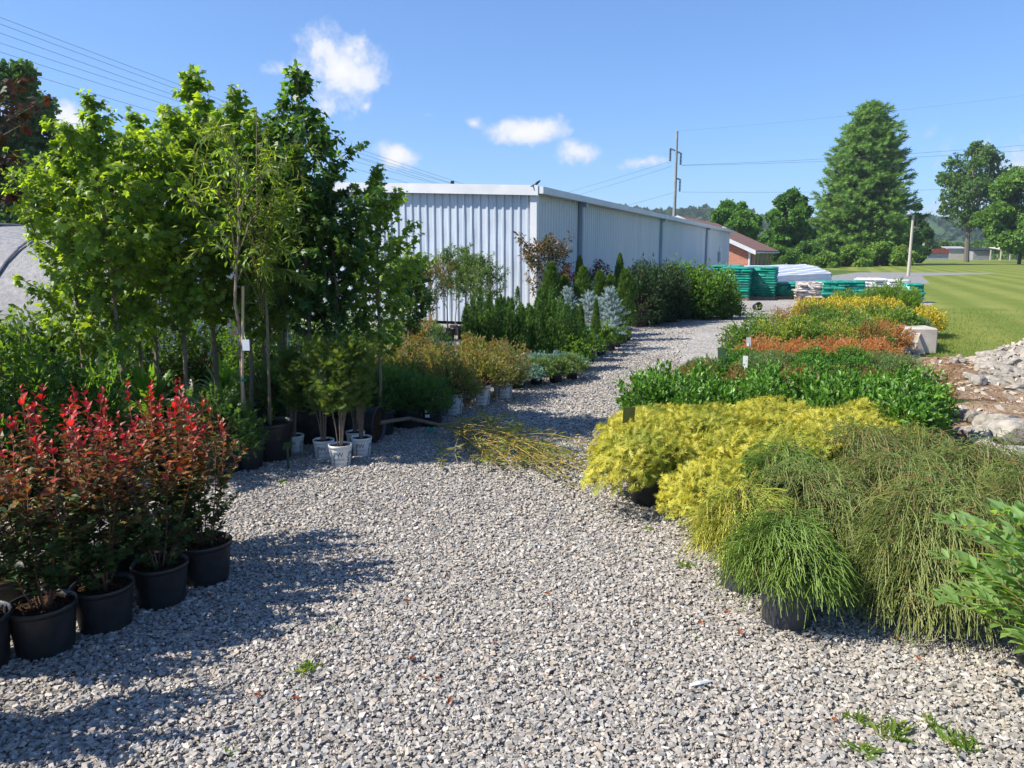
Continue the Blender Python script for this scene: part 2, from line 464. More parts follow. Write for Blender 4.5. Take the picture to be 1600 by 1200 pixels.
def k_redshrub(seed):
    r = G(seed); pot = 'std'; h = .225; mb = MB(); ms = MB()
    stems, lv = [], []; sh = r.uniform(-.10, .07)
    for i in range(11):
        a = r.uniform(0, 6.28); q = r.uniform(.02, .16); H = r.uniform(.55, .88) if i > 2 else r.uniform(.82, .98)
        b = np.array([math.cos(a) * .03, math.sin(a) * .03, h]); e = np.array([math.cos(a) * q * 1.35, math.sin(a) * q * 1.35, h + H])
        t = np.linspace(0, 1, 7)[:, None]; p = b * (1 - t) + e * t; p[:, :2] += np.array([math.cos(a), math.sin(a)]) * (np.sin(t * 3.1) * .05) + r.normal(size=(7, 2)) * .006
        stems.append((p, .0045)); lv.append((p, H, 0.12, 46))
        for j in range(r.integers(3, 7)):                        # side twigs
            s = r.uniform(.12, .7); o = p[int(s * 6)]
            a2 = a + r.uniform(-1.6, 1.6); l = r.uniform(.10, .26)
            p2 = o + np.linspace(0, 1, 7)[:, None] * np.array([math.cos(a2) * l * .75, math.sin(a2) * l * .75, l * .8])
            stems.append((p2, .0025)); lv.append((p2, H, .0, 20))
    strands(ms, np.array([p for p, _ in stems]), np.array([[q * (1 - .6 * t) for t in np.linspace(0, 1, 7)] for _, q in stems]), (.13, .075, .05), (.22, .07, .05), 4)
    for p, H, t0, n in lv:
        t = np.linspace(t0, 1, n) + r.normal(size=n) * .01; t = np.clip(t, 0, 1)
        idx = t * 6; i0 = np.minimum(idx.astype(int), 5); fr = (idx - i0)[:, None]
        P = p[i0] * (1 - fr) + p[i0 + 1] * fr
        ax = unit(p[-1] - p[0]); ang = np.arange(n) * 2.4 + r.uniform(0, 6)
        side = np.stack([np.cos(ang), np.sin(ang), np.zeros(n)], 1)
        top = t > .9
        D = side + np.array([0, 0, .25]) + ax * (.25 + 1.1 * top[:, None]) + r.normal(size=(n, 3)) * .25
        Nn = np.array([0, 0, 1.]) + r.normal(size=(n, 3)) * .35 - side * .2
        zrel = (P[:, 2] - h) / .92
        g = pal(r, n, [(.045, .11, .028), (.06, .135, .03), (.035, .09, .03), (.075, .14, .04)])
        o = pal(r, n, [(.20, .085, .02), (.15, .06, .02), (.10, .04, .02), (.30, .16, .035), (.09, .10, .025)], .3)
        rd = pal(r, n, [(.46, .022, .03), (.36, .018, .03), (.55, .04, .035), (.26, .014, .025)], .25)
        f1 = np.clip((zrel - .42 - sh + r.normal(size=n) * .10) / .22, 0, 1)[:, None]; f2 = np.clip((zrel - .76 - sh * .7 + r.normal(size=n) * .09) / .16 + .7 * (t > .93) * (zrel > .6), 0, 1)[:, None]
        c = (g * (1 - f1) + o * f1) * (1 - f2) + rd * f2
        leaves(mb, T_ovate(.62, .09, .12), P, D, Nn, r.uniform(.03, .055, n) * (1 - .3 * (t > .95)), c)
    return pot, [('stem', ms.mesh('stem', M_BARK)), ('foliage', mb.mesh('foliage', M_RED))]

def k_tree(seed, H=3.3, cr=.42, cb=.20, nb=40, nl=3200, ls=.072, cols=None, tips=None, tm=None, mat=None, pot='big', top=.16, trunk=.021, leaders=1, droop=.55, updeg=48):
    """young nursery tree: straight trunk, ascending branches, lobed leaves"""
    r = G(seed); h = get_pot(pot)[1] * .9; mb = MB(); ms = MB()
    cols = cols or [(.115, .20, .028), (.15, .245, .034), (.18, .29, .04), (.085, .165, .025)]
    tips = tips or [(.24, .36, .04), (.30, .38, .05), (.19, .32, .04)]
    tm = tm or T_maple(); mat = mat or M_LEAF
    K = 9; t = np.linspace(0, 1, K)
    tp = np.stack([np.cumsum(r.normal(size=K) * .012), np.cumsum(r.normal(size=K) * .012), h + (H - h) * t], 1); tp[0, :2] = 0
    tube(ms, tp, trunk * (1 - .82 * t) + .003, (.23, .18, .135), 7)
    br = []
    for ld in range(leaders - 1):
        a = r.uniform(0, 6.28); s = r.uniform(.35, .5); o = tp[int(s * 8)]; e = o + np.array([math.cos(a) * .25, math.sin(a) * .25, H * (r.uniform(.82, .95) - s)])
        p = o + (e - o) * np.linspace(0, 1, 6)[:, None]; p[:, :2] += np.array([math.cos(a), math.sin(a)]) * (np.sin(np.linspace(0, 3.1, 6)) * .07)[:, None]
        br.append(p)
    for i in range(nb):
        s = cb + (1 - cb) * (i + .5) / nb * .97; idx = s * 8; i0 = min(int(idx), 7); o = tp[i0] + (tp[i0 + 1] - tp[i0]) * (idx - i0)
        a = i * 2.4 + r.uniform(-.4, .4); u = (s - cb) / (1 - cb)
        prof = cr * float(np.interp(u, [0, .12, .3, .5, .68, .83, 1], [.70, 1.05, 1.28, 1.08, .62, .27, .12])) * r.uniform(.7, 1.15)
        el = R(updeg + r.uniform(-14, 14) + 14 * u); l = prof / math.cos(el)
        l = min(l, prof * 1.9)
        q = np.linspace(0, 1, 6)[:, None]
        p = o + np.array([math.cos(a) * math.cos(el), math.sin(a) * math.cos(el), math.sin(el)]) * l * q
        p[:, 2] += (q[:, 0] ** 2) * l * .12 - .0
        br.append(p)
        for j in range(3):
            o2 = p[r.integers(2, 5)]; a2 = a + r.choice([-1, 1]) * r.uniform(.5, 1.2); l2 = l * r.uniform(.35, .6)
            br.append(o2 + np.array([math.cos(a2) * .8, math.sin(a2) * .8, .55]) * l2 * q)
    BR = np.array([np.stack([np.interp(np.linspace(0, 1, 6), np.linspace(0, 1, len(p)), p[:, k]) for k in range(3)], 1) for p in br])
    strands(ms, BR, np.linspace(.0062, .0022, 6)[None], (.15, .115, .085), (.14, .15, .07), 4)
    ln = np.linalg.norm(BR[:, -1] - BR[:, 0], axis=1); pick = r.choice(len(BR), nl, p=ln / ln.sum())
    tt = r.random(nl) ** .62; idx = tt * 5; i0 = np.minimum(idx.astype(int), 4); fr = (idx - i0)[:, None]
    P = BR[pick, i0] * (1 - fr) + BR[pick, i0 + 1] * fr
    # leader shoot
    ntop = int(nl * .05); P2 = np.interp(r.uniform(1 - top, 1.0, ntop), t, np.arange(K)); i2 = np.minimum(P2.astype(int), K - 2)
    P = np.concatenate([P, tp[i2] + (tp[i2 + 1] - tp[i2]) * (P2 - i2)[:, None]]); tt = np.concatenate([tt, np.full(ntop, .97)]); n = len(P)
    out = P.copy(); out[:, 2] = 0; out = unit(out + 1e-4)
    side = rnd_dir(r, n)
    D = out * .5 + side * .9 + np.array([0, 0, -droop]) ; pet = unit(out * .4 + side * .8 + np.array([0, 0, .35])) * ls * r.uniform(.2, .8, (n, 1))
    N = np.array([0, 0, 1.]) + out * .55 + r.normal(size=(n, 3)) * .42
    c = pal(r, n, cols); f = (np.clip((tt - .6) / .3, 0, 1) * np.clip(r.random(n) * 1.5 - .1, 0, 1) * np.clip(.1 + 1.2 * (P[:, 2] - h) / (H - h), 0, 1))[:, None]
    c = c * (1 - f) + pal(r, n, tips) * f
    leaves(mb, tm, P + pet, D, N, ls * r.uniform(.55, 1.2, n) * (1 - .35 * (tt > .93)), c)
    return pot, [('trunk', ms.mesh('trunk', M_BARK)), ('crown', mb.mesh('crown', mat))]

def k_thread(seed, cols, tipc, pot='dusty', Rr=.36, H=.36, n=800, fall=.30, rad=.0019, brown=.12, low=-.0, reach=1.0):
    """weeping thread-leaf cypress: thin strands arch out of a mound and hang down"""
    r = G(seed); h = get_pot(pot)[1]; mb = MB(); ms = MB()
    D = rnd_dir(r, n * 3); D = D[D[:, 2] > low][:n]; n = len(D)
    hor = D.copy(); hor[:, 2] = 0; hor = unit(hor + 1e-5); side = np.stack([-hor[:, 1], hor[:, 0], np.zeros(n)], 1)
    L = lump(r, D, .18)
    S = np.array([0, 0, h]) + D * np.array([Rr * .62, Rr * .62, H * .9]) * (L * r.uniform(.55, 1.05, n))[:, None]
    out = reach * r.uniform(.10, .24, n)[:, None] * (hor + side * r.normal(size=(n, 1)) * .9); dn = r.uniform(.3, 1.05, n) * fall * (.45 + .55 * np.clip(D[:, 2] * 1.3, 0, 1)); lift = r.uniform(.0, .07, n) * (D[:, 2] > .3)
    K = 6; t = np.linspace(0, 1, K)
    P = S[:, None] + out[:, None] * (t ** .8)[None, :, None]; P[..., 2] += lift[:, None] * np.sin(t * 2.2)[None] - dn[:, None] * (t ** 1.9)[None]
    P += np.cumsum(r.normal(size=P.shape) * .004, 1)
    P[..., 2] = np.maximum(P[..., 2], .02)
    c0 = pal(r, n, cols, .25); c1 = pal(r, n, tipc, .25)
    b = r.random(n) < brown; c0[b] = pal(r, int(b.sum()), [(.20, .10, .04), (.14, .07, .035), (.26, .15, .07)])
    strands(mb, P, np.linspace(1.15, .7, K)[None] * rad, c0, c1, 3)
    # loose wisps pointing every way on the surface
    w = int(n * .9); Dw = rnd_dir(r, w * 3); Dw = Dw[Dw[:, 2] > .05][:w]; w = len(Dw); o = np.array([0, 0, h]) + Dw * np.array([Rr * .85, Rr * .85, H * .95]) * (lump(r, Dw, .15) * r.uniform(.75, 1.02, w))[:, None]
    dw = unit(Dw * .6 + rnd_dir(r, w) * .9 + np.array([0, 0, .1])); lw = r.uniform(.06, .15, w)[:, None, None]; tw = np.linspace(0, 1, 5)[None, :, None]
    Q = o[:, None] + dw[:, None] * lw * tw; Q[..., 2] -= (lw * .75 * tw ** 2)[..., 0]
    strands(mb, Q, np.linspace(1.1, .7, 5)[None] * rad, pal(r, w, cols, .25), pal(r, w, tipc, .25), 3)
    # side threads
    m = int(n * 2.4); i = r.integers(0, n, m); k = r.integers(1, 5, m); o = P[i, k]; tg = unit(P[i, np.minimum(k + 1, K - 1)] - P[i, k] + 1e-5)
    dv = unit(tg + rnd_dir(r, m) * .75); l = r.uniform(.04, .12, m)[:, None]
    t3 = np.linspace(0, 1, 3)[None, :, None]
    Q = o[:, None] + dv[:, None] * l[:, None] * t3; Q[..., 2] -= (l * .35) * (t3[..., 0] ** 2)
    Q[..., 2] = np.maximum(Q[..., 2], .015)
    strands(mb, Q, np.full((1, 3), rad * .8), c0[i], c1[i], 3)
    k = 50; tt = np.linspace(0, 1, 4)[None, :, None]
    B = np.array([0, 0, h * .9])
    strands(ms, B * (1 - tt) + S[:k, None] * tt, np.full((1, 4), .005), (.15, .08, .045), (.2, .11, .06))
    return pot, [('stem', ms.mesh('stem', M_BARK)), ('foliage', mb.mesh('foliage', M_NEEDLE))]

def k_gold(seed, n=3000, Rr=.40, H=.30, pot='ribbed'):
    r = G(seed); h = get_pot(pot)[1]; mb = MB(); ms = MB()
    D = rnd_dir(r, n * 3); D = D[D[:, 2] > -.12][:n]; n = len(D); L = lump(r, D, .22) * (1 - .45 * r.random(n) ** 1.6)
    P = np.array([0, 0, h + .02]) + D * np.array([Rr, Rr, H]) * L[:, None]
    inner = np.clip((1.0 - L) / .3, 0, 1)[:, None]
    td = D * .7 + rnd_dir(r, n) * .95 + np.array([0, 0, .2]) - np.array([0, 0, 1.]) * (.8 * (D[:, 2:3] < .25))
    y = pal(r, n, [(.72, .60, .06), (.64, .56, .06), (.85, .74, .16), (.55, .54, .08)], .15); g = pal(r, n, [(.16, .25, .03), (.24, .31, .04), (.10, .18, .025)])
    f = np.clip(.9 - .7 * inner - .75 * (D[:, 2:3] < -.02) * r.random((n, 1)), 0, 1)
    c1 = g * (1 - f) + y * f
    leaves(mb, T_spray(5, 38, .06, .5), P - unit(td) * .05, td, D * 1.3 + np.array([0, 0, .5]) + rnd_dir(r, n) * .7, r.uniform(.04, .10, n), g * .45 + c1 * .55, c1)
    k = 40; tt = np.linspace(0, 1, 4)[None, :, None]
    strands(ms, np.array([0, 0, h * .9]) * (1 - tt) + P[:k, None] * tt, np.full((1, 4), .004), (.15, .08, .045), (.2, .12, .04))
    return pot, [('stem', ms.mesh('stem', M_BARK)), ('foliage', mb.mesh('foliage', M_YELLOW))]

def k_column(seed, H=1.2, Rr=.22, n=2200, cols=None, tipc=None, pot='ribbed', ss=.10, pw=.55, nsub=1, tm=None, mat=None, tilt=.5, base=.12, spread=1.0):
    """upright conifer: short sprays all over one or several narrow columns"""
    r = G(seed); h = get_pot(pot)[1] * .9; mb = MB(); ms = MB()
    cols = cols or [(.018, .05, .012), (.03, .075, .016)]; tipc = tipc or [(.06, .13, .025), (.045, .11, .02)]
    for s in range(nsub):
        a0 = 6.28 * s / max(nsub, 1) + r.uniform(-.4, .4); off = (np.array([math.cos(a0), math.sin(a0)]) * Rr * .62) if nsub > 1 else np.zeros(2)
        hh = (H - h) * (r.uniform(.62, 1.0) if nsub > 1 else 1.0); rr = Rr * (.52 if nsub > 1 else 1)
        m = n // nsub
        u = base * .3 + (1 - base * .3) * r.random(m) ** .9; a = r.uniform(0, 6.28, m)
        prof = np.where(u < base, .75 + .25 * u / base, np.clip(1 - ((u - base) / (1 - base)) ** 1.6, 0, 1) ** pw)
        ridge = 1 + .13 * np.sin(a * 3 + u * 9 + s) + .10 * np.sin(a * 5 - u * 13)
        q = rr * prof * ridge * (1 - .55 * r.random(m) ** 2.2)
        z = h + .01 + u * hh
        P = np.stack([q * np.cos(a) + off[0] * (.5 + .5 * u), q * np.sin(a) + off[1] * (.5 + .5 * u), z], 1)
        out = np.stack([np.cos(a), np.sin(a), np.zeros(m)], 1)
        td = out * tilt + np.array([0, 0, 1.]) * .8 + rnd_dir(r, m) * .45
        leaves(mb, tm or T_spray(5, 36, .07, .45), P - unit(td) * ss * .4, td, out + rnd_dir(r, m) * .8, ss * r.uniform(.65, 1.25, m), pal(r, m, cols), pal(r, m, tipc))
        tube(ms, [[off[0] * .4, off[1] * .4, h], [off[0] * .8, off[1] * .8, h + hh * .5], [off[0], off[1], h + hh * .93]], [.012, .008, .003], (.12, .08, .05), 5)
    return pot, [('stem', ms.mesh('stem', M_BARK)), ('foliage', mb.mesh('foliage', mat or M_NEEDLE))]

def k_spruce(seed, H=.95, Rr=.36, pot='ribbed', cols=((.13, .20, .22), (.18, .26, .28)), tipc=((.32, .42, .46), (.40, .50, .54))):
    r = G(seed); h = get_pot(pot)[1] * .9; mb = MB(); ms = MB(); hh = H - h
    tube(ms, [[0, 0, h], [0, 0, h + hh * .5], [0, 0, H - .03]], [.016, .01, .004], (.14, .09, .06))
    P, D, br = [], [], []
    nb = 52
    for i in range(nb):
        u = (i + .5) / nb; z = h + .03 + u * hh * .9; a = i * 2.4 + r.uniform(-.3, .3); l = Rr * (1 - u) ** .85 * r.uniform(.75, 1.1) + .05; el = R(12 + 38 * u + r.uniform(-8, 8))
        d = np.array([math.cos(a) * math.cos(el), math.sin(a) * math.cos(el), math.sin(el)]); o = np.array([0, 0, z])
        br.append(o + d * l * np.linspace(0, 1, 4)[:, None])
        for s in np.arange(.18, 1.01, .042 / l): 
            P.append(o + d * l * s); D.append(d)
            for sg in (-1, 1):
                a2 = a + sg * r.uniform(.5, .9); d2 = np.array([math.cos(a2) * math.cos(el), math.sin(a2) * math.cos(el), math.sin(el) + r.uniform(-.1, .35)])
                if r.random() < .75:
                    P.append(o + d * l * s); D.append(d2)
                    if s < .75: P.append(o + d * l * s + d2 * .045); D.append(d2)
    for k in range(7): P.append([0, 0, H - .12 + k * .018]); D.append(np.array([r.normal() * .2, r.normal() * .2, 1]))
    P, D = np.array(P), np.array(D); m = len(P)
    strands(ms, np.array(br), np.array([[.006, .005, .003, .002]]), (.14, .09, .06), (.14, .10, .07), 4)
    leaves(mb, T_brush(15, .30, .085), P, D, rnd_dir(r, m), r.uniform(.055, .08, m), pal(r, m, cols), pal(r, m, tipc))
    return pot, [('stem', ms.mesh('stem', M_BARK)), ('foliage', mb.mesh('foliage', M_NEEDLE))]

def k_blades(seed, pot='ribbed', n=60, ln=.5, wid=.035, cols=((.10, .22, .04), (.15, .28, .05)), droop=.35):
    """strappy leaves fanning out of a pot"""
    r = G(seed); h = get_pot(pot)[1] * .9; mb = MB()
    for i in range(n):
        a = r.uniform(0, 6.28); el = R(r.uniform(48, 84)); l = ln * r.uniform(.6, 1.1); t = np.linspace(0, 1, 6)
        d = np.array([math.cos(a), math.sin(a)]); p = np.stack([d[0] * math.cos(el) * l * t, d[1] * math.cos(el) * l * t, h + math.sin(el) * l * t - droop * l * t ** 3 * math.cos(el) * 2], 1)
        sd = np.array([-d[1], d[0], 0]) * wid / 2; w = np.sin(np.clip(t * .9 + .1, 0, 1) * math.pi)[:, None] ** .6 * .9 + .05
        V = np.stack([p - sd * w, p + sd * w], 1).reshape(-1, 3)
        mb.add(V, [np.array([[2 * k, 2 * k + 1, 2 * k + 3, 2 * k + 2] for k in range(5)])], pal(r, 1, cols, .2)[0])
    return pot, [('foliage', mb.mesh('foliage', M_LEAF))]

def k_cane(seed, H=1.25, pot='white', cols=((.07, .14, .03), (.09, .16, .035), (.12, .16, .05)), n=2600, Rr=.34, ncane=12, bare=.40):
    """upright fern-leaved shrub: a bundle of bare canes below, feathery narrow leaves above"""
    r = G(seed); h = get_pot(pot)[1] * .9; mb = MB(); ms = MB(); ps = []
    for i in range(ncane):
        a = r.uniform(0, 6.28); q = r.uniform(.1, 1) * Rr * .75
        t = np.linspace(0, 1, 6)[:, None]; p = np.array([math.cos(a) * .02, math.sin(a) * .02, h]) + np.array([math.cos(a) * q, math.sin(a) * q, (H - h) * r.uniform(.8, 1)]) * np.concatenate([t ** 1.5, t ** 1.5, t], 1)
        ps.append(p)
    ps = np.array(ps); strands(ms, ps, np.linspace(.0048, .0025, 6)[None], (.20, .16, .12), (.14, .12, .07), 5)
    i = r.integers(0, ncane, n); t = bare + (1 - bare) * r.random(n) ** .8; k = np.minimum((t * 5).astype(int), 4); fr = (t * 5 - k)[:, None]
    P = ps[i, k] * (1 - fr) + ps[i, k + 1] * fr + rnd_dir(r, n) * r.uniform(0, .12, (n, 1)) * [1, 1, .8]
    D = rnd_dir(r, n) * [1, 1, .5] + np.array([0, 0, .35])
    leaves(mb, T_spray(6, 48, .05, .42), P, D, rnd_dir(r, n), r.uniform(.06, .11, n), pal(r, n, cols, .3))
    return pot, [('stem', ms.mesh('stem', M_BARK)), ('foliage', mb.mesh('foliage', M_LEAF))]

def k_willow(seed, H=2.9, pot='big'):
    """slender curly willow: arching shoots with long drooping leaves"""
    r = G(seed); h = get_pot(pot)[1] * .9; mb = MB(); ms = MB(); ps = []
    t = np.linspace(0, 1, 8)
    for i in range(26):
        a = r.uniform(0, 6.28); l = r.uniform(.5, 1) * .62; z0 = h + r.uniform(.5, .75) * (H - h) * .7; z1 = h + r.uniform(.5, 1.0) * (H - h)
        p = np.stack([math.cos(a) * l * t ** 1.3, math.sin(a) * l * t ** 1.3, z0 + (z1 - z0) * np.sin(t * 2.1) / .9 - .1 * t ** 3], 1) + np.cumsum(r.normal(size=(8, 3)) * .012, 0); ps.append(p)
    ps = np.array(ps); strands(ms, ps, np.linspace(.006, .0015, 8)[None], (.12, .11, .04), (.18, .17, .05), 4)
    tube(ms, [[0, 0, h], [.02, .01, h + (H - h) * .35], [-.01, 0, h + (H - h) * .7], [.02, .03, H]], [.016, .013, .009, .003], (.18, .15, .09))
    n = 2300; i = r.integers(0, 26, n); u = r.random(n) ** .7 * 6.99; k = u.astype(int); fr = (u - k)[:, None]
    P = ps[i, k] * (1 - fr) + ps[i, k + 1] * fr
    D = rnd_dir(r, n) * .7 + np.array([0, 0, -.65]) + unit(ps[i, 7] - ps[i, 0]) * .5
    leaves(mb, T_simple(.13, .03), P, D, rnd_dir(r, n) + [0, 0, .8], r.uniform(.07, .13, n), pal(r, n, [(.10, .18, .03), (.16, .24, .04), (.22, .28, .06), (.07, .14, .03)]))
    return pot, [('trunk', ms.mesh('trunk', M_BARK)), ('crown', mb.mesh('crown', M_LEAF))]

LIME = [(.09, .17, .025), (.12, .21, .03), (.06, .13, .02)]
def K_ORANGE(s): return dome(s, 'low', .30, .30, 260, 14, .026, T_simple(.55), [(.36, .18, .07), (.42, .21, .09), (.28, .17, .07), (.22, .21, .07)], M_LEAF, [(.48, .23, .12), (.44, .18, .10)], low=-.2)
def K_SPIREA(s): return dome(s, 'white', .30, .36, 250, 13, .030, T_simple(.5), [(.10, .15, .045), (.14, .18, .055), (.15, .14, .055)], M_LEAF, [(.28, .13, .08), (.22, .17, .08), (.20, .22, .08)], low=-.12, amp=.24)
def K_LAUREL(s): return dome(s, 'low', .33, .40, 230, 11, .051, T_ovate(.46, .10, .14), [(.055, .135, .018), (.065, .16, .02), (.08, .19, .025)], M_GLOSS, [(.15, .30, .035), (.12, .26, .03)], up=.35, tdir=.7, low=-.15, amp=.2, tstart=.45)
def K_GREEN(s): return dome(s, 'low', .33, .42, 240, 12, .036, T_simple(.55), [(0.058, 0.130, 0.026), (0.078, 0.169, 0.033), (0.104, 0.195, 0.039)], M_LEAF, [(0.169, 0.260, 0.052)], low=-.25, amp=.2)
def K_LIME(s): return dome(s, 'low', .33, .40, 240, 12, .034, T_simple(.55), [(0.117, 0.195, 0.033), (0.169, 0.247, 0.039), (0.221, 0.260, 0.052)], M_LEAF, [(0.312, 0.338, 0.065)], low=-.25, amp=.22)
def K_BOX(s): return dome(s, 'low', .27, .26, 300, 13, .024, T_simple(.6), [(0.039, 0.117, 0.026), (0.052, 0.156, 0.033)], M_LEAF, [(0.104, 0.247, 0.039), (0.130, 0.286, 0.046)], low=-.2, amp=.08)
def K_GRAYMOUND(s): return dome(s, 'low', .30, .30, 300, 12, .028, T_simple(.4), [(0.091, 0.156, 0.065), (0.117, 0.195, 0.078)], M_LEAF, [(0.169, 0.260, 0.104)], low=-.2, amp=.10)
def K_HAZE(s): return dome(s, 'low', .30, .42, 220, 11, .024, T_simple(.4), [(0.195, 0.156, 0.046), (0.260, 0.169, 0.052), (0.130, 0.130, 0.039)], M_LEAF, [(0.390, 0.156, 0.058), (0.325, 0.130, 0.052)], low=-.2, amp=.25)
def K_GOLDLEAF(s): return dome(s, 'low', .32, .36, 260, 13, .034, T_simple(.55), [(.50, .42, .04), (.56, .48, .05), (.36, .36, .04)], M_YELLOW, [(.68, .57, .07), (.62, .48, .05)], low=-.2)
def K_PURPLE(s): return dome(s, 'low', .30, .32, 220, 12, .034, T_simple(.55), [(.05, .018, .022), (.07, .025, .03)], M_RED, [(.10, .03, .03)], low=-.2)
def K_BLUEGLOBE(s): return dome(s, 'low', .27, .28, 300, 10, .045, T_brush(10, .3, .1), [(.05, .12, .09), (.07, .15, .12)], M_NEEDLE, [(.12, .22, .19)], low=-.3, amp=.06)
def K_SPREAD(s): return dome(s, 'ribbed', .40, .20, 220, 12, .05, T_spray(4, 40, .08, .45), [(0.065, 0.130, 0.033), (0.091, 0.169, 0.039)], M_NEEDLE, [(0.195, 0.260, 0.065), (0.156, 0.234, 0.052)], low=-.12, amp=.2)
def K_BLUESPREAD(s): return dome(s, 'ribbed', .40, .17, 220, 12, .05, T_spray(4, 40, .08, .45), [(0.091, 0.182, 0.143), (0.117, 0.221, 0.182)], M_NEEDLE, [(0.208, 0.338, 0.286)], low=-.12, amp=.2)
def K_FEATHER(s): return dome(s, 'low', .36, .72, 220, 13, .06, T_spray(4, 40, .09, .45), [(0.091, 0.182, 0.033), (0.130, 0.234, 0.039)], M_LEAF, [(0.221, 0.325, 0.065)], low=-.1, amp=.2, up=.6)
def K_SMALLPOT(s): return dome(s, 'ribbed', .23, .33, 170, 11, .032, T_ovate(.5), [(0.078, 0.169, 0.033), (0.117, 0.221, 0.039)], M_LEAF, [(0.195, 0.312, 0.052)], low=-.3, amp=.22, up=.5)
def K_DARKSMALL(s): return dome(s, 'std', .27, .30, 220, 12, .04, T_spray(4, 45, .08, .4), [(.05, .115, .035), (.07, .15, .04)], M_LEAF, [(.12, .22, .05)], low=-.35, amp=.2)
def K_BIGGREEN(s): return dome(s, 'big', .5, .95, 240, 12, .07, T_ovate(.52, .08, .18), [(.035, .09, .018), (.05, .12, .022), (.06, .13, .03)], M_LEAF, [(.13, .22, .035), (.09, .17, .03)], low=-.3, amp=.3, up=.1)
def K_HEDGE(s): return dome(s, 'big', .46, .85, 420, 12, .06, T_spray(4, 45, .10, .42), [(.016, .042, .014), (.022, .055, .016)], M_NEEDLE, [(.04, .085, .022)], low=-.45, amp=.2, up=.3)
def K_WALLTREE(s): return dome(s, 'big', .42, .85, 280, 12, .058, T_ovate(.5), [(0.052, 0.130, 0.026), (0.072, 0.169, 0.029)], M_LEAF, [(0.156, 0.273, 0.046)], low=-.55, amp=.22, up=.3)
def K_FOREPLANT(s):
    r = G(s); pot = 'dusty'; h = .22; mb = MB(); ms = MB(); ps = []
    for i in range(26):
        a = r.uniform(0, 6.28) if i > 13 else R(180 + r.uniform(-75, 75)); l = r.uniform(.22, .50); H = r.uniform(.10, .64); t = np.linspace(0, 1, 7)
        ps.append(np.stack([math.cos(a) * l * t, math.sin(a) * l * t, h + H * np.sin(t * 1.75)], 1))
    ps = np.array(ps); strands(ms, ps, np.linspace(.0055, .002, 7)[None], (.16, .13, .05), (.20, .15, .06), 5)
    for p in ps:
        n = 26; u = np.linspace(.12, 1, n) * 5.99; k = u.astype(int); fr = (u - k)[:, None]; P = p[k] * (1 - fr) + p[k + 1] * fr
        tg = unit(p[-1] - p[2]); sd = unit(np.cross(tg, [0, 0, 1])) * np.where(np.arange(n) % 2, 1, -1)[:, None]
        D = sd * .85 + tg * .75 + r.normal(size=(n, 3)) * .18 + [0, 0, .1]; D[-1] = tg
        leaves(mb, T_ovate(.34, .05, .10), P, D, np.array([0, 0, 1.]) + r.normal(size=(n, 3)) * .25, r.uniform(.085, .125, n) * (1 - .3 * (np.arange(n) > n - 4)), pal(r, n, [(.19, .31, .11), (.23, .36, .13), (.15, .26, .09)], .15))
    return pot, [('stem', ms.mesh('stem', M_BARK)), ('foliage', mb.mesh('foliage', M_LEAF))]

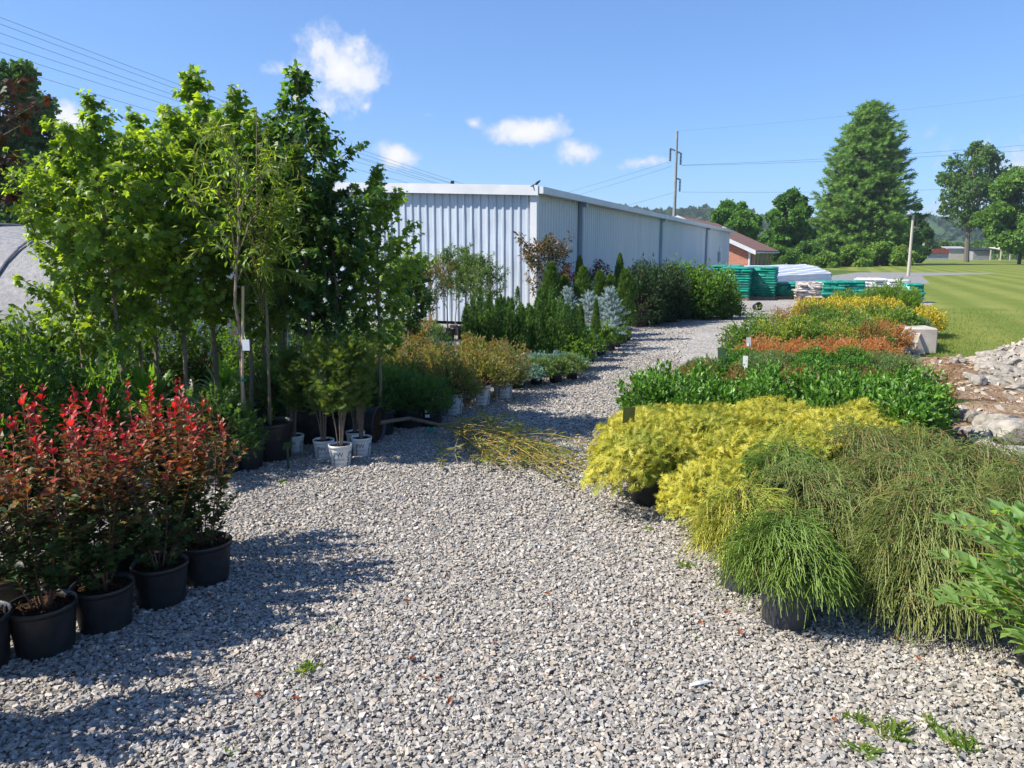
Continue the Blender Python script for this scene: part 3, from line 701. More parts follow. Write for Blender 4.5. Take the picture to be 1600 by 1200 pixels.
KIND = {
 'red': (k_redshrub, 4), 
 'maple': (lambda s: k_tree(s, 3.3), 4),
 'darkmaple': (lambda s: k_tree(s, 3.3, cr=.37, cols=[(.03, .085, .022), (.045, .11, .025)], tips=[(.13, .24, .035), (.10, .19, .03)], leaders=2, nl=2500, top=.22), 2),
 'smallmaple': (lambda s: k_tree(s, 2.3, cr=.46, cb=.18, nl=2300, ls=.085, cols=[(.04, .10, .02), (.055, .13, .022)], leaders=3), 2),
 'purplemaple': (lambda s: k_tree(s, 3.0, cr=.7, cb=.5, nb=16, nl=1100, ls=.075, cols=[(.055, .03, .018), (.04, .025, .018), (.08, .035, .02), (.04, .05, .018)], tips=[(.12, .028, .022), (.09, .022, .02)], mat=M_NEEDLE, updeg=30), 1),
 'slimtree': (lambda s: k_tree(s, 1.85, cr=.26, cb=.38, nb=26, nl=2000, ls=.048, cols=[(.05, .12, .03), (.07, .15, .035), (.04, .10, .03)], tips=[(.14, .22, .05), (.12, .18, .05)], tm=T_ovate(.5), pot='std', trunk=.011, leaders=3), 3),
 'rustytree': (lambda s: k_tree(s, 1.55, cr=.28, cb=.3, nb=24, nl=1700, ls=.045, cols=[(.09, .11, .03), (.14, .10, .03), (.06, .09, .03)], tips=[(.22, .12, .035)], tm=T_ovate(.5), pot='std', trunk=.012, leaders=3), 1),
 'magnolia': (lambda s: k_tree(s, 2.0, cr=.40, cb=.12, nb=30, nl=1700, ls=.095, cols=[(.05, .07, .02), (.10, .06, .02), (.03, .06, .02), (.16, .09, .03)], tips=[(.24, .12, .04), (.18, .08, .03)], tm=T_ovate(.45), mat=M_GLOSS, pot='big', trunk=.02, droop=-.1), 1),
 'redtree': (lambda s: k_tree(s, 1.6, cr=.26, cb=.2, nb=22, nl=700, ls=.08, cols=[(.06, .016, .016), (.09, .025, .02)], tips=[(.12, .03, .02)], tm=T_ovate(.5), mat=M_RED, pot='std', trunk=.014), 1),
 'whip': (lambda s: k_tree(s, 2.1, cr=.22, cb=.55, nb=14, nl=420, ls=.06, tm=T_ovate(.45), pot='ribbed', trunk=.012), 1),
 'thread': (lambda s: k_thread(s, [(.09, .17, .025), (.11, .20, .03), (.07, .14, .025)], [(.17, .27, .04), (.20, .29, .05)], low=.34, fall=.20, Rr=.30, H=.30, reach=.6), 3),
 'bigthread': (lambda s: k_thread(s, [(.11, .175, .035), (.145, .20, .045), (.085, .145, .03)], [(.20, .27, .06), (.25, .26, .09)], Rr=.46, H=.44, n=1300, fall=.42, brown=.32, reach=.85), 3),
 'yellowthread': (lambda s: k_thread(s, [(.24, .30, .035), (.34, .36, .05), (.16, .24, .03)], [(.55, .50, .08), (.40, .40, .06)], n=800, fall=.15, low=.3, brown=.03, Rr=.30, H=.30, reach=.6), 1),
 'gold': (k_gold, 3),
 'yew': (lambda s: k_column(s, 1.15, .25, 2600, pot='ribbed', nsub=5, ss=.065, tilt=.3, pw=.75, cols=[(.016, .052, .012), (.025, .07, .016)], tipc=[(.10, .21, .03), (.15, .28, .04)]), 3),
 'arbor': (lambda s: k_column(s, 1.35, .21, 2400, cols=[(.05, .11, .02), (.035, .09, .018)], tipc=[(.11, .20, .03), (.14, .23, .035)], pot='std', ss=.09), 2),
 'wallconifer': (lambda s: k_column(s, 1.35, .36, 2400, cols=[(.03, .075, .02), (.045, .10, .022)], tipc=[(.09, .17, .03), (.07, .14, .03)], pot='big', ss=.13, pw=.7, tm=T_spray(5, 45, .1, .5)), 2),
 'spruce': (k_spruce, 2),
 'orange': (K_ORANGE, 2), 'spirea': (K_SPIREA, 3), 'laurel': (K_LAUREL, 3), 'green': (K_GREEN, 2), 'lime': (K_LIME, 2), 'box': (K_BOX, 1), 'graymound': (K_GRAYMOUND, 1),
 'haze': (K_HAZE, 2), 'goldleaf': (K_GOLDLEAF, 2), 'purple': (K_PURPLE, 1), 'blueglobe': (K_BLUEGLOBE, 1), 'spread': (K_SPREAD, 2), 'bluespread': (K_BLUESPREAD, 2),
 'feather': (K_FEATHER, 2), 'smallpot': (K_SMALLPOT, 2), 'darksmall': (K_DARKSMALL, 2), 'biggreen': (K_BIGGREEN, 3), 'hedge': (K_HEDGE, 2), 'walltree': (K_WALLTREE, 2),
 'fore': (K_FOREPLANT, 1), 'cane': (k_cane, 3), 'blades': (k_blades, 1), 'willow': (k_willow, 2),
 'bluegrass': (lambda s: k_blades(s, 'ribbed', 130, .42, .007, [(.14, .24, .22), (.20, .30, .28)], .3), 1),
 'grasspot': (lambda s: k_blades(s, 'small', 70, .22, .008, [(.12, .20, .04), (.18, .25, .06)], .6), 1),
}
CACHE = {}
def variant(kind, i):
    fn, n = KIND[kind]; i %= n
    if (kind, i) not in CACHE:
        pk, parts = fn(1000 + 17 * i + len(kind) * 7)
        me = parts[-1][1]; co = np.empty(len(me.vertices) * 3); me.vertices.foreach_get('co', co)
        CACHE[kind, i] = (pk, parts, float(np.percentile(co[2::3], 99.85 if parts[-1][0] == 'crown' or kind in ('red', 'cane') else 98.5)))
    return CACHE[kind, i]

RND = random.Random(11)
NPL = [0]
def plant(kind, label, cat, X, Y, H=None, name='potted_shrub', group=None, rz=None, pot=None, sxy=None, detail=True):
    """a pot with soil and the plant growing in it, one thing"""
    NPL[0] += 1
    pk, parts, nom = variant(kind, NPL[0])
    s = 1.0 if H is None else H / nom
    rz = RND.uniform(0, 6.28) if rz is None else rz
    sx = s if sxy is None else sxy
    root = thing(name, label, cat, (X, Y, 0), rz, 1, group)
    r, h, pm, sm, pr = get_pot(pk)
    ps = min(1.2, max(.75, s))
    po = obj('pot', pm, root, (0, 0, .0), (0, 0, -rz), (ps, ps, ps))
    if detail: obj('soil', sm, po)
    if pr:
        for k in range(3): obj('lettering', pr, po, (0, 0, 0), (0, 0, (0, 1.45, -1.45)[k]))
    dz = h * .9 * (ps - s)
    for pn, me in parts: obj(pn, me, root, (0, 0, dz), (0, 0, 0), (sx, sx, s))
    return root
# ------------------------------------------------------------------ ground
def sheet(name, poly, z, mat, kind='structure'):
    mb = MB(); mb.add(np.array([[x, y, z] for x, y in poly]), [np.arange(len(poly))[None]], (1, 1, 1))
    return tag(obj(name, mb.mesh(name, mat)), kind=kind)

def lawn_mat():
    m, nt, N, L, out = new_mat('mown_grass')
    tc = N('ShaderNodeTexCoord'); mp = N('ShaderNodeMapping'); mp.inputs['Rotation'].default_value = (0, 0, R(23)); L(tc.outputs['Object'], mp.inputs[0])
    wv = N('ShaderNodeTexWave'); wv.wave_type = 'BANDS'; wv.bands_direction = 'X'; wv.inputs['Scale'].default_value = .17; wv.inputs['Distortion'].default_value = .35; wv.inputs['Detail'].default_value = 2; wv.inputs['Detail Scale'].default_value = .6
    L(mp.outputs[0], wv.inputs['Vector'])
    nz = N('ShaderNodeTexNoise'); nz.inputs['Scale'].default_value = .5; nz.inputs['Detail'].default_value = 8; nz.inputs['Roughness'].default_value = .7; L(tc.outputs['Object'], nz.inputs['Vector'])
    n2 = N('ShaderNodeTexNoise'); n2.inputs['Scale'].default_value = 14; n2.inputs['Detail'].default_value = 5; n2.inputs['Roughness'].default_value = .75; L(tc.outputs['Object'], n2.inputs['Vector'])
    cr = N('ShaderNodeValToRGB'); e = cr.color_ramp.elements; e[0].position = .15; e[1].position = .85
    e[0].color = (.135, .185, .038, 1); e[1].color = (.185, .225, .06, 1); L(wv.outputs['Fac'], cr.inputs[0])
    c2 = N('ShaderNodeValToRGB'); e = c2.color_ramp.elements; e[0].position = .3; e[1].position = .75; e[0].color = (.75, .85, .7, 1); e[1].color = (1.35, 1.12, 1.0, 1); L(nz.outputs[0], c2.inputs[0])
    c3 = N('ShaderNodeValToRGB'); e = c3.color_ramp.elements; e[0].position = .3; e[1].position = .7; e[0].color = (.6, .65, .55, 1); e[1].color = (1.35, 1.3, 1.2, 1); L(n2.outputs[0], c3.inputs[0])
    a = N('ShaderNodeMix'); a.data_type = 'RGBA'; a.blend_type = 'MULTIPLY'; a.inputs[0].default_value = 1; L(cr.outputs[0], a.inputs[6]); L(c2.outputs[0], a.inputs[7])
    b = N('ShaderNodeMix'); b.data_type = 'RGBA'; b.blend_type = 'MULTIPLY'; b.inputs[0].default_value = 1; L(a.outputs[2], b.inputs[6]); L(c3.outputs[0], b.inputs[7])
    p = N('ShaderNodeBsdfPrincipled'); p.inputs['Roughness'].default_value = .8; p.inputs['Specular IOR Level'].default_value = .15; L(b.outputs[2], p.inputs['Base Color'])
    bp = N('ShaderNodeBump'); bp.inputs['Strength'].default_value = .7; bp.inputs['Distance'].default_value = .05; L(n2.outputs[0], bp.inputs['Height']); L(bp.outputs[0], p.inputs['Normal'])
    L(p.outputs[0], out.inputs[0]); return m

def gravel_mat():
    m, nt, N, L, out = new_mat('crushed_stone')
    tc = N('ShaderNodeTexCoord')
    vo = N('ShaderNodeTexVoronoi'); vo.inputs['Scale'].default_value = 34; L(tc.outputs['Object'], vo.inputs['Vector'])
    cr = N('ShaderNodeValToRGB'); e = cr.color_ramp.elements; e[0].position = .1; e[1].position = .9; e[0].color = (.19, .185, .18, 1); e[1].color = (.47, .445, .41, 1)
    sp = N('ShaderNodeSeparateColor'); L(vo.outputs['Color'], sp.inputs[0]); L(sp.outputs[0], cr.inputs[0])
    nz = N('ShaderNodeTexNoise'); nz.inputs['Scale'].default_value = .8; nz.inputs['Detail'].default_value = 5; L(tc.outputs['Object'], nz.inputs['Vector'])
    c2 = N('ShaderNodeValToRGB'); e = c2.color_ramp.elements; e[0].position = .3; e[1].position = .7; e[0].color = (.82, .8, .78, 1); e[1].color = (1.08, 1.06, 1.03, 1); L(nz.outputs[0], c2.inputs[0])
    a = N('ShaderNodeMix'); a.data_type = 'RGBA'; a.blend_type = 'MULTIPLY'; a.inputs[0].default_value = 1; L(cr.outputs[0], a.inputs[6]); L(c2.outputs[0], a.inputs[7])
    p = N('ShaderNodeBsdfPrincipled'); p.inputs['Roughness'].default_value = .85; L(a.outputs[2], p.inputs['Base Color'])
    bp = N('ShaderNodeBump'); bp.invert = True; bp.inputs['Strength'].default_value = 1; bp.inputs['Distance'].default_value = .02; L(vo.outputs['Distance'], bp.inputs['Height']); L(bp.outputs[0], p.inputs['Normal'])
    L(p.outputs[0], out.inputs[0]); return m

M_LAWN = lawn_mat(); M_GRAVEL = gravel_mat()
M_STONE = mat_noise('stone_chip', (.82, .82, .83), (1.15, 1.13, 1.1), 60, .8, .25, 200, attr=True, dist=.004)
M_ASPHALT = mat_noise('old_asphalt', (.17, .17, .17), (.26, .255, .25), 3, .9, .4, 60)
M_DIRT = mat_noise('dirt_and_straw', (.16, .095, .055), (.36, .27, .18), 2.2, .95, 1, 22, .1, detail=10, dist=.06)
M_MULCH = mat_noise('brown_mulch', (.09, .045, .025), (.22, .12, .07), 9, .95, 1, 60, .1, detail=10, dist=.05)
M_ROCK = mat_noise('limestone', (.19, .175, .15), (.42, .39, .34), 3.5, .9, .6, 22, .2, detail=9, dist=.03)
M_ROCKB = mat_noise('brown_stone', (.22, .14, .09), (.48, .38, .28), 3.5, .9, .6, 22, .2, detail=9, dist=.03)
M_CONC = mat_noise('concrete', (.36, .32, .27), (.52, .48, .42), 4, .9, .35, 60, .2, dist=.01)

sheet('ground', [(-1200, -50), (2600, -50), (2600, 1100), (-1200, 1100)], -.008, mat_noise('rough_grass', (.05, .09, .02), (.10, .15, .035), .3, .9, .5, 3, .1))
YARD = [(-30, -4), (5, -4), (3.9, 4), (4.15, 7), (4.75, 9), (6.4, 11.8), (6.9, 13), (7.6, 16), (9.6, 20), (16.4, 28), (16.8, 32), (22, 44), (24, 62), (-30, 62)]
sheet('gravel_yard', YARD, 0, M_GRAVEL)
sheet('lawn', [(7.1, 12.7), (8, 12), (9, 11.6), (40, 9), (190, 30), (260, 215), (30, 215), (33, 72), (22, 44.2), (16.2, 34), (15.0, 29.5), (14.7, 27), (10.1, 20), (8.2, 16)], .004, M_LAWN)
sheet('driveway', [(17.2, 40), (23.6, 44), (31, 59), (41, 66), (42, 68.5), (31, 70), (22, 56), (16, 49)], .008, M_ASPHALT)
HGT = {}
def soil_z(x, y):
    """height of the dirt or mulch surface"""
    x = np.asarray(x, float); y = np.asarray(y, float); best = np.zeros_like(x)
    for xs, ys, Z in HGT.values():
        ok = (x >= xs[0]) & (x <= xs[-1]) & (y >= ys[0]) & (y <= ys[-1])
        i = np.clip(((x - xs[0]) / (xs[1] - xs[0])).round().astype(int), 0, len(xs) - 1); j = np.clip(((y - ys[0]) / (ys[1] - ys[0])).round().astype(int), 0, len(ys) - 1)
        best = np.where(ok, np.maximum(best, Z[j, i]), best)
    return best
def rough_sheet(name, poly_fn, xr, yr, n, mat, kind, seed, amp):
    r = G(seed); xs = np.linspace(*xr, n); ys = np.linspace(*yr, n); X, Y = np.meshgrid(xs, ys); Z = np.zeros_like(X)
    for i in range(14):
        k = r.normal(size=2) * r.uniform(.8, 5); Z += np.sin(X * k[0] + Y * k[1] + r.uniform(0, 6)) / 14
    edge = poly_fn(X, Y); Z = .012 + (Z * amp + amp * .5) * np.clip(edge * 2, 0, 1) - .06 * (edge <= 0)
    HGT[name] = (xs, ys, Z)
    mb = MB(); i, j = np.meshgrid(np.arange(n - 1), np.arange(n - 1), indexing='ij'); i = i.ravel(); j = j.ravel()
    mb.add(np.stack([X, Y, Z], -1).reshape(-1, 3), [np.stack([i * n + j, i * n + j + 1, (i + 1) * n + j + 1, (i + 1) * n + j], 1)], (1, 1, 1))
    return tag(obj(name, mb.mesh(name, mat, True)), kind=kind)
def wob(X, Y): return .22 * np.sin(X * 2.1 + Y) + .15 * np.sin(Y * 3.3 - X * 1.7)
rough_sheet('dirt', lambda X, Y: np.minimum(np.minimum(X - np.where(Y < 8, 3.85, 3.85 + (Y - 8) * .62), 12.6 - Y), 20 - X) * .7 + wob(X, Y) * .35, (3.2, 16), (3.5, 13.4), 110, M_DIRT, 'structure', 3, .13)
rough_sheet('mulch_bed', lambda X, Y: 1 - np.hypot((X - 4.75 - (Y - 8) * .25) / .75, (Y - 8.1) / 1.5) + wob(X, Y) * .5, (3.6, 6.6), (6, 10.5), 60, M_MULCH, 'structure', 4, .14)

def in_poly(X, Y, poly):
    c = np.zeros(len(X), bool); j = len(poly) - 1
    for i in range(len(poly)):
        xi, yi = poly[i]; xj, yj = poly[j]
        c ^= ((yi > Y) != (yj > Y)) & (X < (xj - xi) * (Y - yi) / (yj - yi + 1e-12) + xi); j = i
    return c

PHI = (1 + 5 ** .5) / 2
ICO_V = unit(np.array([[-1, PHI, 0], [1, PHI, 0], [-1, -PHI, 0], [1, -PHI, 0], [0, -1, PHI], [0, 1, PHI], [0, -1, -PHI], [0, 1, -PHI], [PHI, 0, -1], [PHI, 0, 1], [-PHI, 0, -1], [-PHI, 0, 1]]))
ICO_F = np.array([[0, 11, 5], [0, 5, 1], [0, 1, 7], [0, 7, 10], [0, 10, 11], [1, 5, 9], [5, 11, 4], [11, 10, 2], [10, 7, 6], [7, 1, 8], [3, 9, 4], [3, 4, 2], [3, 2, 6], [3, 6, 8], [3, 8, 9], [4, 9, 5], [2, 4, 11], [6, 2, 10], [8, 6, 7], [9, 8, 1]])
OCT_V = np.array([[1, 0, 0], [-1, 0, 0], [0, 1, 0], [0, -1, 0], [0, 0, 1], [0, 0, -1]], float)
OCT_F = np.array([[0, 2, 4], [2, 1, 4], [1, 3, 4], [3, 0, 4], [2, 0, 5], [1, 2, 5], [3, 1, 5], [0, 3, 5]])
STONE_K = .82
STONE_COL = [(.40, .385, .36), (.47, .455, .43), (.54, .52, .49), (.30, .30, .30), (.31, .31, .31), (.36, .37, .38), (.46, .42, .36), (.56, .54, .52), (.25, .25, .25), (.33, .31, .28), (.42, .36, .31)]
CUB_V = np.array([[x, y, z] for x in (-1, 1) for y in (-1, 1) for z in (-1, 1)], float) * .78
CUB_F = np.array([[0, 1, 3], [0, 3, 2], [4, 6, 7], [4, 7, 5], [0, 4, 5], [0, 5, 1], [2, 3, 7], [2, 7, 6], [0, 2, 6], [0, 6, 4], [1, 5, 7], [1, 7, 3]])
def stones(mb, r, X, Y, size, zr, base=ICO_V, F=ICO_F, flat=.62, cols=STONE_COL):
    n = len(X); k = len(base)
    A = rnd_dir(r, n); B = unit(np.cross(A, rnd_dir(r, n))); C = np.cross(A, B)
    q = r.uniform(.5, 1.1, (n, 3)); q[:, 0] *= 1.4
    J = base[None] * r.uniform(.5, 1.25, (n, k, 3)) * q[:, None]
    V = J[..., 0:1] * A[:, None] + J[..., 1:2] * B[:, None] + J[..., 2:3] * C[:, None]
    V[..., 2] *= flat; V *= size[:, None, None]
    V[..., 0] += X[:, None]; V[..., 1] += Y[:, None]; V[..., 2] += r.uniform(*zr, n)[:, None]
    c = np.repeat(pal(r, n, cols, .16)[:, None] * STONE_K * np.array([1.03, 1.0, .95]), k, 1)
    off = (np.arange(n) * k)[:, None, None]
    mb.add(V.reshape(-1, 3), [(F[None] + off).reshape(-1, 3)], c.reshape(-1, 3))

def build_gravel():
    r = G(77); mb = MB()
    for (y0, y1, dens, s0, s1, base, F, zr) in [(1.75, 4.6, 7400, .005, .0155, CUB_V, CUB_F, (.0, .017)), (4.6, 7.4, 4200, .0065, .0155, CUB_V, CUB_F, (.0, .016)), (7.4, 13, 1300, .009, .018, CUB_V, CUB_F, (.0, .016)), (13, 24, 160, .017, .032, OCT_V, OCT_F, (0, .016))]:
        w = .70 * y1 + .5; n = int(dens * 2 * w * (y1 - y0)); X = r.uniform(-w, w, n); Y = r.uniform(y0, y1, n)
        k = (np.abs(X) < .70 * Y + .45) & in_poly(X, Y, YARD)
        if y0 >= 7: k &= ~((X > 1.2 + (Y - 7) * .28) & (Y < 20)) & (X > -3.2 - .1 * Y)
        X, Y = X[k], Y[k]; n = len(X)
        stones(mb, r, X, Y, s0 + (s1 - s0) * r.random(n) ** 1.5, zr, base, F)
    for (y0, y1, dens, s0, s1) in [(1.75, 4.6, 6500, .003, .0065), (4.6, 7.4, 2600, .004, .008)]:      # fines between the chips
        w = .70 * y1 + .5; n = int(dens * 2 * w * (y1 - y0)); X = r.uniform(-w, w, n); Y = r.uniform(y0, y1, n); k = (np.abs(X) < .70 * Y + .45) & in_poly(X, Y, YARD) & (np.sin(X * 1.3 + Y * .6) + np.sin(Y * 2.1 - X * .8) + r.normal(size=n) * .9 > -.9)
        X, Y = X[k], Y[k]; stones(mb, r, X, Y, r.uniform(s0, s1, len(X)), (.004, .014), OCT_V, OCT_F)
    o = tag(obj('gravel', mb.mesh('gravel', M_STONE)), kind='stuff')
    # small rubble between and over the larger rocks
    mb = MB(); n = 5200; X = r.uniform(6, 11.5, n); Y = r.uniform(7.8, 12.5, n); e = X - (5.95 + np.maximum(0, Y - 9.4) * .52 + np.maximum(0, 9.4 - Y) * .12); k = e > -.1; X, Y, e = X[k], Y[k], e[k]
    stones(mb, r, X, Y, r.uniform(.03, .085, len(X)), (-.01, .03), CUB_V, CUB_F, .8, [(.42, .39, .35), (.36, .34, .31), (.48, .46, .42), (.31, .28, .24)]); mb.V[0][:, 2] += np.repeat(np.clip(e * .42, 0, .8) * r.uniform(.75, 1.05, len(X)), 8)
    n = 2600; X = r.uniform(3.5, 12, n); Y = r.uniform(4.2, 12.8, n)
    k = (X > 3.9 + np.maximum(0, Y - 8) * .55) & (r.random(n) < .25 + .75 * (np.abs(np.sin(X * 1.9 + Y * .7)) > .55)); X, Y = X[k], Y[k]
    stones(mb, r, X, Y, r.uniform(.015, .055, len(X)), (-.01, .012), CUB_V, CUB_F, .7, [(.42, .39, .34), (.48, .45, .41), (.42, .36, .3), (.3, .2, .13)])
    nv = len(X) * 8; V = mb.V[1]; V[:, 2] += np.repeat(soil_z(X, Y), 8)
    tag(obj('rubble', mb.mesh('rubble', M_STONE)), kind='stuff')
build_gravel()

# ------------------------------------------------------------------ rocks
def rock_mesh(seed, mat, flat=.65):
    r = G(seed); bm_v = ICO_V.copy(); F = ICO_F
    V = list(map(tuple, bm_v)); cache = {}
    def mid(a, b):
        k = (min(a, b), max(a, b))
        if k not in cache: V.append(tuple((np.array(V[a]) + np.array(V[b])) / 2)); cache[k] = len(V) - 1
        return cache[k]
    for _ in range(2):
        nf = []; cache = {}
        for a, b, c in F:
            x, y, z = mid(a, b), mid(b, c), mid(c, a); nf += [[a, x, z], [b, y, x], [c, z, y], [x, y, z]]
        F = nf
    V = unit(np.array(V)); 
    for i in range(11):                                 # split faces: cut by random planes
        d = rnd_dir(r, 1)[0]; k = r.uniform(.55, .85); s = V @ d
        V = np.where((s > k)[:, None], V - (s - k)[:, None] * d, V)
    V *= np.array([1.2, .9, flat]) ; V += r.normal(size=V.shape) * .012
    V[:, 2] -= V[:, 2].min() * .8
    mb = MB(); mb.add(V, [np.array(F)], (1, 1, 1)); return mb.mesh('rock', mat)
ROCKS = [rock_mesh(50 + i, M_ROCK) for i in range(6)]; ROCKSB = [rock_mesh(70 + i, M_ROCKB) for i in range(2)]
def rock(me, x, y, z, s, label, rz=0, sc=(1, 1, 1), group=None, tilt=0):
    o = obj('rock', me, None, (x, y, z + float(soil_z(x, y)) - s * .12), (tilt, 0, rz), (s * sc[0], s * sc[1], s * sc[2])); return tag(o, label, 'rock', group)

def build_rocks():
    r = random.Random(4)
    # the pale heap: mound rising to the right, centred outside the frame
    n = 0
    while n < 270:
        x, y = r.uniform(6.0, 11.5), r.uniform(7.6, 12.4)
        edge = x - (5.95 + max(0, y - 9.4) * .52 + max(0, 9.4 - y) * .12)
        if edge < 0 or x > .72 * y + 1.2: continue
        h = min(.8, edge * .42) * r.uniform(.6, 1)
        rock(ROCKS[r.randrange(6)], x, y, h - .03, r.uniform(.06, .15), 'pale limestone rock in the heap beside the lawn', r.uniform(0, 6.3), (r.uniform(.8, 1.3), 1, r.uniform(.7, 1.1)), 'limestone rocks heaped at the lawn edge', r.uniform(-.5, .5)); n += 1
    core = MB(); r2 = G(8)
    rock(ROCKSB[0], 4.72, 6.62, .0, .42, 'long brown slab of stone lying above the flat grey slab', -.55, (1.5, .42, .42))
    rock(ROCKS[2], 4.2, 6.0, .0, .36, 'flat grey slab of stone in the shade behind the weeping shrubs', -.3, (1.2, .75, .45))
    rock(ROCKS[4], 5.0, 5.9, .0, .3, 'angular pale boulder below the long brown slab', .3, (1.2, .8, .8))
    rock(ROCKSB[1], 5.55, 7.55, .02, .26, 'dark brown boulder against the foot of the pale rock heap', .6, (1, 1, 1))
    for (px, py, s) in [(1442, 590, .09), (1432, 575, .08), (1455, 600, .12), (1410, 560, .10), (1418, 545, .10), (1408, 535, .10), (1472, 590, .07), (1490, 575, .10), (1500, 560, .08), (1525, 610, .13), (1512, 600, .1), (1535, 595, .09), (1505, 575, .07), (1545, 570, .10), (1560, 605, .11)]:
        x, y = ground(px, py); rock(ROCKS[r.randrange(6)], x, y, .0, s, 'loose pale rock lying on the dirt around the concrete block', r.uniform(0, 6), group='loose rocks by the concrete block')
    for (px, py, s) in [(1560, 690, .22), (1590, 700, .25), (1530, 700, .16), (1515, 690, .12), (1545, 720, .16), (1592, 735, .2), (1520, 672, .13), (1500, 660, .10)]:
        x, y = ground(px, py); rock(ROCKS[r.randrange(6)], x, y, .0, s, 'pale rock among the slabs right of the laurels', r.uniform(0, 6), group='rocks among the slabs')
build_rocks()

def concrete_block():
    x, y = ground(1440, 553); t = thing('concrete_block', 'square concrete block standing at the corner of the plant bed', 'concrete block', (x, y + .3, 0), R(-8))
    mb = MB(); box(mb, (0, 0, .22), (.56, .6, .44), (1, 1, 1), bev=.02); obj('block', mb.mesh('block', M_CONC), t)
    mb = MB(); mb.add(np.array([[-.10, -.301, .0], [.02, -.301, .0], [.08, -.36, .0], [-.10, -.301, .36], [-.0, -.301, .36], [-.05, -.37, .30], [-.1, -.37, 0]]), [np.array([[6, 2, 5], [3, 5, 4]]), np.array([[0, 6, 5, 3], [2, 1, 4, 5]])], (1, 1, 1)); obj('lug', mb.mesh('lug', M_CONC), t)
    t2 = tag(obj('concrete_block', None), 'pale concrete block lying behind the square block at the lawn', 'concrete block')
    t2.location = (x - .25, y + 1.25, 0); mb = MB(); box(mb, (0, 0, .20), (.95, .6, .40), (1, 1, 1), bev=.03); obj('block', mb.mesh('block', M_CONC), t2)
concrete_block()

# ------------------------------------------------------------------ metal building
M_METAL = mat_noise('pale_blue_metal', (.37, .43, .50), (.47, .52, .58), 1.6, .26, .05, 3, .5, stretch=(1, 1, .15), dist=.01)
M_METALS = mat_noise('shade_side_metal', (.53, .56, .565), (.62, .635, .62), 1.6, .4, .05, 3, .4, stretch=(1, 1, .12), dist=.01)  # same wall metal, paled to put light into the shaded side wall
M_METALW = mat_noise('white_metal_trim', (.52, .54, .56), (.62, .63, .64), 2, .4, 0, spec=.5)
M_METALG = mat_noise('grey_blue_trim', (.26, .31, .36), (.32, .37, .42), 2, .45, 0, spec=.5)
M_DARK = mat_noise('dark_opening', (.012, .012, .014), (.02, .02, .022), 3, .6)
A_ = np.array([.379, .9254]); B_ = np.array([-.9254, .379]); C0_ = np.array([.50, 17.9])
def panel(o, d, nrm, L, ztop_fn, wav, seed, z0=.08, pitch=.20, rib=.03):
    r = G(seed); prof = []
    u = 0
    while u < L:
        prof += [(u, 0), (u + .11, 0), (u + .135, rib), (u + .175, rib)]; u += pitch
    prof = np.array([p for p in prof if p[0] <= L]); nz_ = 26; V = []
    ph = r.uniform(0, 6.28, (len(prof) // 4 + 1, 6))
    for i, (uu, e) in enumerate(prof):
        zt = ztop_fn(uu); z = z0 + (zt - z0) * np.linspace(0, 1, nz_); q = ph[i // 4]
        w = wav * (np.sin(z * 2.6 + q[0]) + .7 * np.sin(z * 5.1 + q[1]) + .4 * np.sin(z * 9.5 + q[2])) * (1 if i % 4 in (1, 2) else .6)
        V.append(np.stack([o[0] + d[0] * uu + nrm[0] * (e + w), o[1] + d[1] * uu + nrm[1] * (e + w), z], 1))
    V = np.array(V); n = len(V); i, j = np.meshgrid(np.arange(n - 1), np.arange(nz_ - 1), indexing='ij'); i = i.ravel(); j = j.ravel()
    mb = MB(); mb.add(V.reshape(-1, 3), [np.stack([i * nz_ + j, (i + 1) * nz_ + j, (i + 1) * nz_ + j + 1, i * nz_ + j + 1], 1)], (1, 1, 1)); return mb
EAVE, SLOPE, FW, SL = 3.10, .045, 11.5, 36.0
